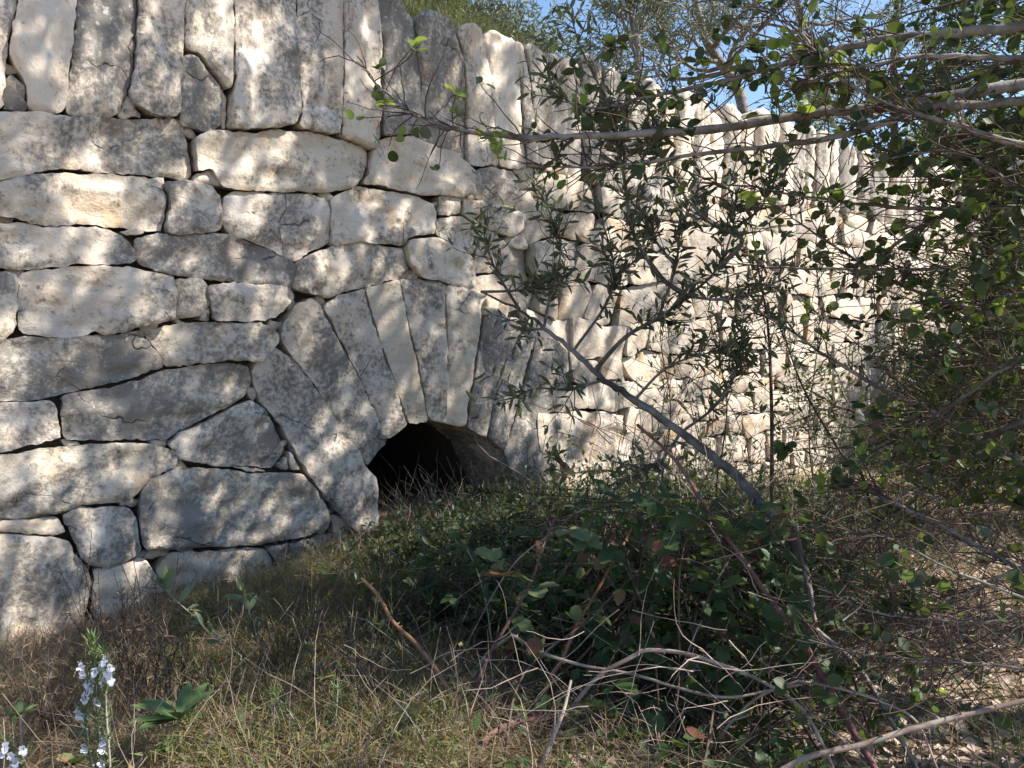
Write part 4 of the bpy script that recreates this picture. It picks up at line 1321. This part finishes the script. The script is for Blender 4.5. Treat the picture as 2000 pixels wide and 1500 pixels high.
def blades(mb, P, H, Wd, lean, curl, segs=3):
    n = len(P)
    a = rng.uniform(0, 2 * math.pi, n)
    d = np.stack([np.cos(a), np.sin(a), np.zeros(n)], 1)
    side = np.stack([-np.sin(a), np.cos(a), np.zeros(n)], 1)
    tw = rng.uniform(0, math.pi, n)
    side = side * np.cos(tw)[:, None] + d * np.sin(tw)[:, None] * .6
    l = rng.uniform(.2, 1, n) * lean
    rows = []
    for k in range(segs + 1):
        t = k / segs
        c = P + d * (H * l * (t ** (1 + curl)))[:, None] + np.array([0, 0, 1.0]) * (H * (t - .35 * l * t * t))[:, None]
        w = Wd * (1 - t) ** .7 * .5
        if k < segs: rows += [c - side * w[:, None], c + side * w[:, None]]
        else: rows.append(c)
    V = np.stack(rows, 1)
    m_ = V.shape[1]
    T = []
    for k in range(segs - 1): T += [[2 * k, 2 * k + 1, 2 * k + 3], [2 * k, 2 * k + 3, 2 * k + 2]]
    T.append([2 * segs - 2, 2 * segs - 1, 2 * segs])
    T = np.array(T)
    mb.add(V.reshape(-1, 3), (T[None] + (np.arange(n) * m_)[:, None, None]).reshape(-1, 3))


def clump(P, x, y, seed, f=3.0, th=.0):
    return fbm(P[:, 0] * f, P[:, 1] * f, seed, 3) > th


# dry grass
mb = MB()
P, x, y = ground_pts(90000, -2.6, 3.2, .03, 3.6)
den = np.interp(x, [0, 250, 900, 1100, 1500, 1650, 1800, 2000], [.8, .85, .75, .25, .10, .25, .2, .2])
k = (rng.random(len(P)) < den) & (clump(P, x, y, 51, 2.6, -.25))
P = P[k]
blades(mb, P, rng.uniform(.04, .19, len(P)) * nearcut(P), rng.uniform(.0016, .0034, len(P)), 1.7, .4)
tag(mb.obj('dry_grass', M['grass_dry']), 'dry tan grass tangle along the foot of the stone wall', 'grass', kind='stuff')
# green tufts
mb = MB()
P, x, y = ground_pts(60000, -2.6, 3.4, .03, 3.6)
den = np.interp(x, [0, 300, 600, 900, 1200, 1600, 2000], [.4, .45, 1, .9, .25, .15, .3]) * np.interp(y, [1000, 1200, 1400], [.4, .6, 1])
k = (rng.random(len(P)) < den) & clump(P, x, y, 61, 3.2, -.02)
P = P[k]
blades(mb, P, rng.uniform(.04, .13, len(P)) * nearcut(P), rng.uniform(.002, .004, len(P)), 1.5, .5)
tag(mb.obj('green_grass', M['grass_green']), 'short fine green grass tufts in the foreground', 'grass', kind='stuff')
# wispy dead stalks standing in the tangle
mb = MB()
P, x, y = ground_pts(1500, -2.4, 2.2, .05, 2.6)
P = P[rng.random(len(P)) < .5]
for p0 in P:
    tube(mb, wander(p0, [rng.normal(0, .5), rng.normal(0, .3), 1], rng.uniform(.10, .36), 6, .16, .08), .0012, .0006, 3)
for q in range(170):                       # dry seed stalks at the arch mouth
    p0 = W(rng.uniform(.1, .95), 0, rng.uniform(-.25, .25)); p0[2] = hgt(p0[0], p0[1])
    tube(mb, wander(p0, [rng.normal(0, .4), rng.normal(0, .3), 1], rng.uniform(.15, .42), 7, .14, .1), .0013, .0007, 3)
tag(mb.obj('dry_stalks', M['cane_dead'], None, True), 'wispy pale dead stalks standing in the grass', 'dead stems', kind='stuff')
# mixed broad-leaved weeds
mb = MB()
P, x, y = ground_pts(420, -2.5, 2.0, .05, 3.2)
for p0 in P[(x < 1150)]:
    n = int(rng.integers(5, 12)); L_ = rng.uniform(.018, .05)
    a = rng.uniform(0, 6.28, n)
    scatter(mb, T_SHOOT if rng.random() < .6 else T_BRAM, np.repeat(p0[None] + [0, 0, rng.uniform(.01, .10)], n, 0), np.stack([np.cos(a), np.sin(a), rng.uniform(.1, 1.3, n)], 1), np.stack([-.4 * np.cos(a), -.4 * np.sin(a), np.ones(n)], 1) + rng.normal(0, .3, (n, 3)), L_ * rng.uniform(.6, 1.2, n))
tag(mb.obj('small_weeds', M['weed'], None, True), 'small broad-leaved weeds scattered through the dry grass', 'weeds', kind='stuff')
# low leaf carpet under the dead twigs
mb = MB()
P, x, y = ground_pts(9000, -1.8, 2.2, .2, 3.6)
k = rng.random(len(P)) < np.exp(-((x - 1380) / 330) ** 2) * np.interp(y, [1000, 1150, 1300], [.4, 1, .8])
P = P[k]; n = len(P)
scatter(mb, T_BRAM, P + np.stack([np.zeros(n), np.zeros(n), rng.uniform(.01, .17, n) * nearcut(P)], 1), rng.normal(0, 1, (n, 3)) + [0, 0, .2], unit(rng.normal(0, .6, (n, 3)) + [0, 0, 1]), rng.uniform(.014, .042, n))
tag(mb.obj('leaf_carpet', M['bramble'], None, True), 'low dark carpet of small rounded leaves under the dead twigs', 'ground cover', kind='stuff')
# curled brown stems and golden needle tufts
mb = MB()
P, x, y = ground_pts(30000, -2.6, 1.6, .03, 3.4)
k = (rng.random(len(P)) < np.interp(x, [0, 700, 1100, 1500], [1, .9, .4, .2])) & clump(P, x, y, 55, 4.5, -.1)
P = P[k]; n = len(P)
blades(mb, P + np.stack([np.zeros(n), np.zeros(n), rng.uniform(0, .08, n)], 1), rng.uniform(.05, .16, n), rng.uniform(.0014, .0026, n), 2.8, -.25, 4)
tag(mb.obj('brown_stems', M['stem_brown']), 'curled brown dead stems matted over the foreground', 'dead stems', kind='stuff')
mb = MB()
P, x, y = ground_pts(2600, -2.4, .8, .1, 3.2)
k = (x > 330) & (x < 900) & clump(P, x, y, 71, 2.2, -.1)
P = P[k]; n = len(P)
q = np.repeat(P, 40, 0) + np.abs(rng.normal(0, .032, (n * 40, 3))) * np.where(rng.random((n * 40, 3)) < .5, -1, 1) * [1, 1, 0]
q[:, 2] += rng.uniform(.0, .12, n * 40)
scatter(mb, T_NEED, q, rng.normal(0, .7, (n * 40, 3)) + [0, 0, .6], rng.normal(0, 1, (n * 40, 3)), rng.uniform(.012, .03, n * 40))
tag(mb.obj('needle_tufts', M['tuft']), 'golden green fine-leaved tufts in the foreground', 'tufts', kind='stuff')
# far grass beyond on the right
mb = MB()
P, x, y = ground_pts(26000, 2.8, 14, -1, 7)
blades(mb, P, rng.uniform(.05, .22, len(P)), rng.uniform(.003, .006, len(P)), 1.1, .7)
tag(mb.obj('rough_grass', M['grass_far']), 'pale rough grass beside the far end of the wall', 'grass', kind='stuff')
# grass on top of the wall
mb = MB()
n = 30000
u_, w_ = rng.uniform(-1.0, 3.2, n), -(.25 + 2.6 * rng.random(n) ** 1.6)
P = W(u_, np.zeros(n), w_); P[:, 2] = terr(u_, w_)
k = fbm(u_ * 2.5, w_ * 2.5, 91, 3) > -.2
P = P[k]
blades(mb, P, rng.uniform(.12, .50, len(P)) * np.interp(u_[k], [-1, 1.2, 2.2, 3.2], [1, 1, .5, .25]), rng.uniform(.003, .006, len(P)), .9, .8)
tag(mb.obj('bank_grass', M['grass_far']), 'tall pale green grass hanging over the top of the wall', 'grass', kind='stuff')
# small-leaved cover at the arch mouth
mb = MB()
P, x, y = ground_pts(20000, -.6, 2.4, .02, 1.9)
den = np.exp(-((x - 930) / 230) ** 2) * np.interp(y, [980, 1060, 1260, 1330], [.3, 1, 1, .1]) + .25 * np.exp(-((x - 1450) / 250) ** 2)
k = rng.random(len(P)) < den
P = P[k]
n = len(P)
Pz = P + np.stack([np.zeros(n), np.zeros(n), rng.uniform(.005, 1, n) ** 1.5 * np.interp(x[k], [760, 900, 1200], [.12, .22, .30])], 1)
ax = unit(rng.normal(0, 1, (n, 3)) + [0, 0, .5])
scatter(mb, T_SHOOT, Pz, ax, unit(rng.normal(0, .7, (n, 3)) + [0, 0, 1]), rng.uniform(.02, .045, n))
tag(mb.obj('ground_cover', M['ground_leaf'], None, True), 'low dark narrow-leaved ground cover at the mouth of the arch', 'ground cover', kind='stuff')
# leaf litter
mb = MB()
P, x, y = ground_pts(30000, -2.6, 4.5, .05, 3.6)
k = rng.random(len(P)) < np.interp(x, [0, 600, 1500, 1750, 2000], [.3, .2, .3, 1, 1])
P = P[k]; n = len(P)
scatter(mb, leaf_far(.3), P + [0, 0, .008], unit(rng.normal(0, 1, (n, 3)) * [1, 1, .3]), unit(rng.normal(0, .4, (n, 3)) + [0, 0, 1]), rng.uniform(.012, .04, n))
tag(mb.obj('leaf_litter', M['litter']), 'pinkish tan fallen leaf litter on the sunlit earth at the right', 'leaf litter', kind='stuff')

# loose stone at the arch's right foot
def loose(label, px, py, d, s):
    b = MB()
    n, m_ = 10, 7
    c = at(px, py, d)
    g = hgt(c[0], c[1])
    c[2] = max(g + s * .3, min(c[2], g + .25))
    V = []
    for i in range(m_):
        th = math.pi * i / (m_ - 1)
        for j in range(n):
            ph = 2 * math.pi * j / n
            dv = np.array([math.sin(th) * math.cos(ph) * 1.2, math.sin(th) * math.sin(ph), math.cos(th) * .65])
            V.append(dv * s * (1 + .3 * fbm(dv[0] * 2 + px, dv[1] * 2 + dv[2] * 2, 7, 3)))
    b.add(V, None, [[i * n + j, i * n + (j + 1) % n, (i + 1) * n + (j + 1) % n, (i + 1) * n + j] for i in range(m_ - 1) for j in range(n)])
    o = bpy.data.objects.new('loose_stone', b.mesh('loose_stone', M['stone'], True))
    COL.objects.link(o); o.location = tuple(c)
    tag(o, label, 'stone', 'loose stones at the arch foot')


loose('small pale loose stone lying inside the right foot of the arch', 960, 1060, 4.5, .045)
loose('larger dark loose stone half hidden in grass under the arch right foot', 1010, 1100, 4.3, .09)

# ------------------------------------------------------------------ rosemary
def rosemary(label, stems, flowers, name='rosemary_bush', group=None):
    b = at(*stems[0][0]); g = b.copy(); g[2] = hgt(b[0], b[1])
    pl = Plant(name, g, label, 'rosemary', group)
    tb, fl = [], []
    for pts in stems:
        p = pathpx(pts, 8)
        if p[0][2] > g[2] + .02: p = np.vstack([[p[0][0], p[0][1], hgt(p[0][0], p[0][1])], p])
        tb.append((p, .0028, .0012))
        T = unit(np.gradient(p, axis=0))
        L_ = np.linalg.norm(np.diff(p, axis=0), axis=1).sum()
        for k in range(int(L_ / .0021)):
            t = rng.uniform(.05, 1) ** .8
            i = min(len(p) - 2, int(t * (len(p) - 1)))
            q = p[i] + (p[i + 1] - p[i]) * rng.random()
            out = unit(np.cross(T[i], rand_unit(1)[0]))
            pl.leaf('n', T_NEED, M['rosemary'], q, unit(T[i] * rng.uniform(.4, 1.3) + out), unit(out + T[i] * .1), rng.uniform(.018, .034))
    for px, py, d in flowers:
        fl.append(at(px, py, d))
    pl.wood('stem', M['stem_pale'], tb, 5)
    for c in fl:                                     # two-lipped pale flowers
        fb = MB()
        face = unit(CAMP - c + rng.normal(0, .9, 3))
        dn = unit(np.array([0, 0, -1.0]) + face * .6 + rng.normal(0, .2, 3))
        sd = unit(np.cross(face, dn))
        V, T = leaf_round(.40, 8, .05, 0, .3, -.2)
        for ax, s in ((dn, .011), (unit(dn * .5 + sd), .008), (unit(dn * .5 - sd), .008), (unit(-dn + face * .4 + sd * .35), .008), (unit(-dn + face * .4 - sd * .35), .008)):
            scatter(fb, (V, T), [c], [ax], [face], [s * rng.uniform(.9, 1.25)])
        for q in (-1, 1): tube(fb, spline([c, c + face * .006 - dn * .006 + sd * q * .002, c + face * .011 - dn * .003 + sd * q * .004], 3), .0005, .0004, 3)
        fb.obj('flower', M['petal'], pl.root, True)
    pl.finish(0)


FLW = [(196, 1300, 1.5), (214, 1306, 1.5), (205, 1290, 1.49), (180, 1322, 1.5), (198, 1330, 1.5), (216, 1328, 1.5), (158, 1302, 1.5), (160, 1318, 1.5), (164, 1362, 1.5), (187, 1372, 1.5), (172, 1350, 1.5), (155, 1395, 1.5), (166, 1402, 1.5), (160, 1412, 1.5), (204, 1436, 1.5), (206, 1446, 1.5), (166, 1462, 1.5), (198, 1462, 1.5), (195, 1496, 1.5), (176, 1340, 1.51), (150, 1388, 1.5), (210, 1316, 1.48), (170, 1335, 1.5), (186, 1312, 1.49)]
rosemary('flowering rosemary with pale lilac flowers by the bottom left stones', [[(215, 1620, 1.52), (205, 1540, 1.51), (195, 1440, 1.5), (190, 1360, 1.5), (185, 1285, 1.5), (180, 1245, 1.5)], [(215, 1620, 1.52), (190, 1530, 1.5), (172, 1440, 1.5), (166, 1380, 1.5), (172, 1320, 1.5)], [(215, 1600, 1.52), (215, 1500, 1.5), (208, 1400, 1.5), (206, 1320, 1.5), (205, 1270, 1.5)]], FLW)
rosemary('rosemary clump cut off by the lower left corner', [[(10, 1640, 1.45), (15, 1560, 1.45), (18, 1500, 1.45), (15, 1450, 1.45)], [(10, 1640, 1.45), (40, 1540, 1.45), (45, 1470, 1.45)], [(10, 1640, 1.45), (-20, 1540, 1.45), (-15, 1460, 1.45)]], [(10, 1458, 1.44), (20, 1475, 1.44), (5, 1470, 1.44), (30, 1490, 1.44), (22, 1500, 1.44), (45, 1465, 1.44)])
rosemary('two upright flowerless rosemary shoots in the green grass', [[(620, 1560, 1.65), (612, 1480, 1.65), (590, 1430, 1.65), (560, 1385, 1.65), (530, 1350, 1.65)], [(640, 1560, 1.65), (650, 1460, 1.65), (656, 1400, 1.65), (660, 1342, 1.65)]], [])

# rosette weed
def rosette(label, px, py, d, L, n, mat, name='rosette_weed'):
    c = at(px, py, d); g = c.copy(); g[2] = hgt(c[0], c[1])
    c[2] = max(c[2], g[2] + .01)
    pl = Plant(name, g, label, 'weed')
    tb = [(np.array([g, c]), .004, .003)]
    for k in range(n):
        a = 2 * math.pi * k / n + rng.normal(0, .2)
        ax = unit(np.array([math.cos(a), math.sin(a), rng.uniform(.15, 1.0)]))
        pl.leaf('ro', T_SHOOT, M[mat], c, ax, unit(np.array([0, 0, 1.0]) - ax * .3), L * rng.uniform(.6, 1.1))
    pl.wood('stem', M['stem_pale'], tb, 5)
    pl.finish(60, 14)


rosette('green leafy rosette weed with long blades between the rosemary plants', 350, 1405, 1.7, .10, 15, 'rosette')
rosette('small grey-green rosette weed low at the left edge', 40, 1395, 1.8, .05, 10, 'rosette')

# leafy shoots before the lowest stones
def shoot(label, pts, n, L, mat='shoot', name='leafy_shoot'):
    p = pathpx(pts, 6)
    g = p[0].copy(); g[2] = hgt(g[0], g[1])
    pl = Plant(name, g, label, 'shoot', 'leafy shoots at the wall foot')
    p = np.vstack([g, p])
    pl.wood('stem', M['stem_pale'], [(p, .003, .0015)], 5)
    T = unit(np.gradient(p, axis=0))
    for k in range(n):
        i = int(rng.uniform(.25, 1) * (len(p) - 1))
        pl.leaf('sh', T_SHOOT, M[mat], p[i], unit(T[i] * .5 + rng.normal(0, .6, 3) + [0, 0, .4]), up_ish(.7), L * rng.uniform(.6, 1.1))
    pl.finish(60, 14)


shoot('pale lance-leaved shoot on a leaning stem at the left wall foot', [(470, 1280, 2.3), (420, 1245, 2.35), (380, 1205, 2.4), (335, 1165, 2.45), (312, 1140, 2.45)], 24, .075)
shoot('lance-leaved shoot under the small lower wall stone', [(520, 1270, 2.4), (495, 1220, 2.42), (480, 1170, 2.45), (475, 1140, 2.45)], 16, .07)
shoot('small dark lance-leaved shoot left of the arch foot', [(620, 1330, 2.2), (610, 1290, 2.25), (595, 1250, 2.3)], 12, .055, 'ground_leaf')
shoot('dark lance-leaved shoot in front of the arch foot', [(720, 1300, 2.2), (730, 1250, 2.25), (715, 1215, 2.3)], 12, .055, 'ground_leaf')
shoot('leafy shoot rising before the dark arch hole', [(960, 1250, 2.4), (950, 1180, 2.45), (930, 1110, 2.5), (905, 1060, 2.55)], 22, .05, 'ground_leaf')

# bushy little shrub before the right rubble
def low_shrub(label, pts, n, mat, tpl, L, name='low_shrub', spread=.13):
    grp = 'wiry herbs in the foreground' if name == 'wiry_herb' else 'leafy weed mounds at the arch foot' if name == 'weed_mound' else 'low shrubs at the foot of the right rubble'
    g = at(*pts[0]); g[2] = hgt(g[0], g[1])
    pl = Plant(name, g, label, 'shrub' if name == 'low_shrub' else 'weeds', grp)
    tb = []
    for k in range(n):
        c = at(*pts[1]) + rng.normal(0, spread, 3) * [1.2, 1, 1.3]
        p = spline([g, .5 * (g + c) + rng.normal(0, .04, 3), c], 5)
        tb.append((p, .002, .0008))
        T = unit(np.gradient(p, axis=0))
        for q in range(26):
            i = int(rng.uniform(.4, 1) * (len(p) - 1))
            pl.leaf('ls', tpl, M[mat], p[i], unit(T[i] * .5 + rand_unit(1)[0]), up_ish(), L * rng.uniform(.7, 1.2))
    pl.wood('stem', M['bark_dark'], tb, 4)
    pl.finish(0)


low_shrub('grey-green fine-leaved shrub before the sunlit rubble', [(1660, 1010, 4.6), (1640, 820, 4.6)], 50, 'shoot', T_NEED, .03, spread=.13)
low_shrub('dusty green shrub at the foot of the rubble beside the olive stem', [(1400, 1040, 4.2), (1420, 920, 4.2)], 60, 'olive', T_FARL, .035, spread=.2)
low_shrub('dark leafy shrub at the right foot of the arch', [(1230, 1080, 3.9), (1250, 985, 3.9)], 50, 'bramble', T_FAR, .04, spread=.15)

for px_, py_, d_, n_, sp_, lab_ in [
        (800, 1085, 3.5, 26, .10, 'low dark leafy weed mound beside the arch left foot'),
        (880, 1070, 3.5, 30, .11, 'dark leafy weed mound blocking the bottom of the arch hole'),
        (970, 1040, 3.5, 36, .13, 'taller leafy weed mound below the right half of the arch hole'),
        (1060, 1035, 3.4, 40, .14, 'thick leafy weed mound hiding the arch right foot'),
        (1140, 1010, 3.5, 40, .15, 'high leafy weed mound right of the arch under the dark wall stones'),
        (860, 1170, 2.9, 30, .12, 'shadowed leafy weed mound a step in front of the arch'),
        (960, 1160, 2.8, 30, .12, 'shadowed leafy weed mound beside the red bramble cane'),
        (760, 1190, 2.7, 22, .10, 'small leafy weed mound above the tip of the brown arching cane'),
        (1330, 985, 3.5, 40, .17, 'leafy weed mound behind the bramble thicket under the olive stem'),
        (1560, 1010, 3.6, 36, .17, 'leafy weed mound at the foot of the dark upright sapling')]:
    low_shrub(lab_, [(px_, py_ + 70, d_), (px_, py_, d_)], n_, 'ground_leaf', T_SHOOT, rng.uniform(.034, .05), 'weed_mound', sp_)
for px_, py_, d_, n_, sp_, mk_, lab_ in [
        (240, 1185, 2.35, 70, .085, 'stem_brown', 'fine brown wiry herb against the bare stone at the lower left'),
        (110, 1330, 2.0, 40, .07, 'stem_brown', 'fine brown wiry herb left of the flowering rosemary'),
        (330, 1290, 2.1, 45, .075, 'stem_brown', 'fine brown wiry herb behind the green rosette'),
        (560, 1215, 2.4, 60, .09, 'tuft', 'golden-green needle-leaved herb under the low wall stones'),
        (450, 1340, 2.0, 45, .08, 'tuft', 'golden-green needle-leaved herb between the rosette and the rosemary shoots'),
        (690, 1290, 2.05, 50, .085, 'tuft', 'golden-green needle-leaved herb left of the brown arching cane'),
        (760, 1420, 1.8, 40, .075, 'tuft', 'golden-green needle-leaved herb by the foot of the brown arching cane')]:
    low_shrub(lab_, [(px_, py_ + 60, d_), (px_, py_, d_)], n_, mk_, T_NEED, .022, 'wiry_herb', sp_)
# ------------------------------------------------------------------ trees behind
def tree(name, base, label, cat, height, spread, mat_leaf, mat_bark, tpl, L, n_leaf, seed, trunk_pts=None, r0=.1, levels=4, kids=(4, 5, 5), droop=.02, group=None, sway=.25, shape=1.0):
    global rng
    keep_rng = rng
    rng = np.random.default_rng(seed)
    base = np.array(base, float)
    root = thing(name, base, label, cat, group)
    tb = MB(); tips = []

    def grow(p, d, length, r, lv):
        path = wander(p, d, length, 6, sway * (.5 if lv == 0 else 1), droop if lv > 1 else -.03)
        tube(tb, path, r, r * .55, 7 if lv == 0 else (5 if lv == 1 else 3), .05)
        if lv >= levels - 1:
            tips.append(path); return
        for k in range(kids[min(lv, len(kids) - 1)]):
            i = int(rng.uniform(.35, 1) * 6)
            T = unit(path[min(i + 1, 6)] - path[max(i - 1, 0)])
            nd = unit(T * .7 + rng.normal(0, .62, 3) * [1, 1, .8] + np.array([0, 0, .12 * shape]))
            grow(path[i], nd, length * rng.uniform(.5, .8), r * .5, lv + 1)
        grow(path[-1], unit(T + rng.normal(0, .3, 3)), length * .65, r * .55, lv + 1)

    if trunk_pts is None:
        grow(base, np.array([rng.normal(0, .1), rng.normal(0, .1), 1]), height * .42, r0, 0)
    else:
        p = spline(trunk_pts, 5)
        tube(tb, p, r0, r0 * .5, 8, .07)
        T = unit(np.gradient(p, axis=0))
        for k in range(kids[0] * 2):
            i = int(rng.uniform(.3, 1) * (len(p) - 1))
            grow(p[i], unit(T[i] * .6 + rng.normal(0, .65, 3)), height * .3 * rng.uniform(.7, 1.2), r0 * .4, 1)
    tb.obj('trunk', mat_bark, root, True)
    pos, axs = [], []
    per = max(1, n_leaf // max(1, len(tips)))
    for path in tips:
        i = rng.uniform(.15, 1, per) * (len(path) - 1)
        j = np.minimum(i.astype(int), len(path) - 2)
        q = path[j] + (path[j + 1] - path[j]) * (i - j)[:, None]
        pos.append(q + rng.normal(0, spread, (per, 3)))
        axs.append(unit(path[-1] - path[0]) + rng.normal(0, .8, (per, 3)))
    pos, axs = np.concatenate(pos), np.concatenate(axs)
    mb = MB()
    scatter(mb, tpl, pos, axs, unit(rng.normal(0, .8, (len(pos), 3)) + [0, 0, .7]), rng.uniform(.6, 1.2, len(pos)) * L)
    tag(mb.obj('crown', mat_leaf, root), kind='stuff')
    rng = keep_rng


BG = 'trees on the terrace behind the wall'
tp = [at(1470, 330, 11), at(1445, 185, 11), at(1405, 120, 11), at(1380, 80, 11), at(1360, 10, 11), at(1340, -90, 11)]
tree('olive_tree', tp[0], 'pale olive tree with a crooked leaning trunk against the blue sky', 'tree', 4.6, .05, M['olive_far'], M['bark_grey'], T_FARL, .085, 5200, 3, tp, .085, 4, (5, 4, 4), group=BG)
tp = [at(1590, 420, 12.5), at(1580, 260, 12.5), at(1578, 130, 12.5), at(1560, 20, 12.5), at(1540, -120, 12.5)]
tree('olive_tree', tp[0], 'thin pale-trunked tree behind the wall between the crooked one and the dark right-hand foliage', 'tree', 4.8, .06, M['olive_far'], M['bark_grey'], T_FARL, .09, 3600, 5, tp, .075, 4, (5, 4, 4), group=BG)
tp = [at(1250, 230, 10), at(1245, 110, 10), at(1235, 40, 10), at(1220, -60, 10)]
tree('olive_tree', tp[0], 'bushy grey-green tree rising over the coping beside the open sky', 'tree', 3.0, .07, M['olive_far'], M['bark_grey'], T_FARL, .085, 5200, 9, tp, .06, 4, (4, 4, 4), group=BG)
tp = [at(1760, 520, 14), at(1750, 330, 14), at(1745, 150, 14), at(1755, -50, 14)]
tree('dark_tree', tp[0], 'dark dense tree standing behind the lower end of the coping', 'tree', 5.0, .10, M['pine'], M['bark_dark'], T_FARL, .12, 9000, 13, tp, .09, 4, (5, 4, 4), group=BG)
b_ = at(1530, 300, 10); 
tree('pine_sapling', [b_[0], b_[1], 2.4], 'small dark needle-leaved pine sapling just behind the coping', 'tree', 1.9, .05, M['pine'], M['bark_dark'], T_NEED, .09, 4000, 17, None, .03, 4, (5, 5, 4), group=BG)
for k, (px, d, hh, sd_, lab) in enumerate([(860, 6.3, 1.1, 21, 'low yellow-green broom shrub on the bank above the arch'), (985, 6.9, 1.2, 22, 'rounded green shrub on the bank beyond the broom'), (1110, 7.6, 1.1, 23, 'grey-green shrub on the bank under the olive trees'), (930, 8.5, 2.0, 24, 'tall dark shrub at the back of the bank')]):
    b_ = at(px, 60, d)
    q = b_ - W0
    zz = float(terr(q @ DU, q @ WN))
    tree('bank_shrub', [b_[0], b_[1], zz], lab, 'shrub', hh * 1.5, .06, M['hedge'] if k % 2 == 0 else M['olive_far'], M['bark_dark'], T_FARL, .07, 4200, sd_, None, .02, 4, (6, 5, 4), group='shrubs on the bank above the wall', sway=.35)
# right of the wall's far end
for k, (px, d, hh, sp, nl, sd_, mk, lab) in enumerate([
        (2020, 5.0, 3.2, .09, 17000, 37, 'hedge', 'dense dark green bush pressing in at the right edge'),
        (1900, 7.9, 3.1, .09, 14000, 38, 'hedge', 'shaded leafy bush hiding the end of the rubble wall'),
        (1920, 10.8, 4.4, .10, 15000, 31, 'hedge', 'sunlit green leafy tree at the far end of the wall'),
        (2060, 11.5, 6.0, .11, 15000, 32, 'hedge', 'tall dense green tree filling the right edge'),
        (1960, 15.0, 7.0, .16, 15000, 33, 'pine', 'tall dark tree behind the sunlit green tree'),
        (1850, 16.5, 7.0, .16, 12000, 34, 'pine', 'dark tree closing the view beyond the wall end'),
        (2140, 13.5, 7.5, .16, 12000, 35, 'pine', 'huge dark tree at the far right edge'),
        (1890, 22.0, 9.0, .2, 9000, 36, 'pine', 'distant dark tree deep behind the wall end')]):
    b_ = at(px, 900, d)
    tree('side_tree', [b_[0], b_[1], float(hgt(b_[0], b_[1]))], lab, 'tree', hh, sp, M[mk], M['bark_dark'], T_FAR, .055 if d < 9 else (.10 if d < 12 else .16), nl, sd_, None, .06 * hh / 4, 4, (7, 5, 5), group='trees at the far end of the wall', sway=.3)
for k, (px, d, hh, sd_, lab) in enumerate([(1830, 7.6, .9, 41, 'low scrubby bush at the corner of the wall'), (1935, 6.2, 1.0, 42, 'shaggy dark bush in the grass under the dense tree')]):
    b_ = at(px, 900, d)
    tree('scrub_bush', [b_[0], b_[1], float(hgt(b_[0], b_[1]))], lab, 'bush', hh * 1.5, .06, M['hedge'], M['bark_dark'], T_FAR, .06, 6000, sd_, None, .015, 4, (6, 5, 5), group='bushes at the far end of the wall', sway=.35)
print('objects', len(SC.objects), 'tris', sum(len(o.data.polygons) for o in SC.objects if o.type == 'MESH'))
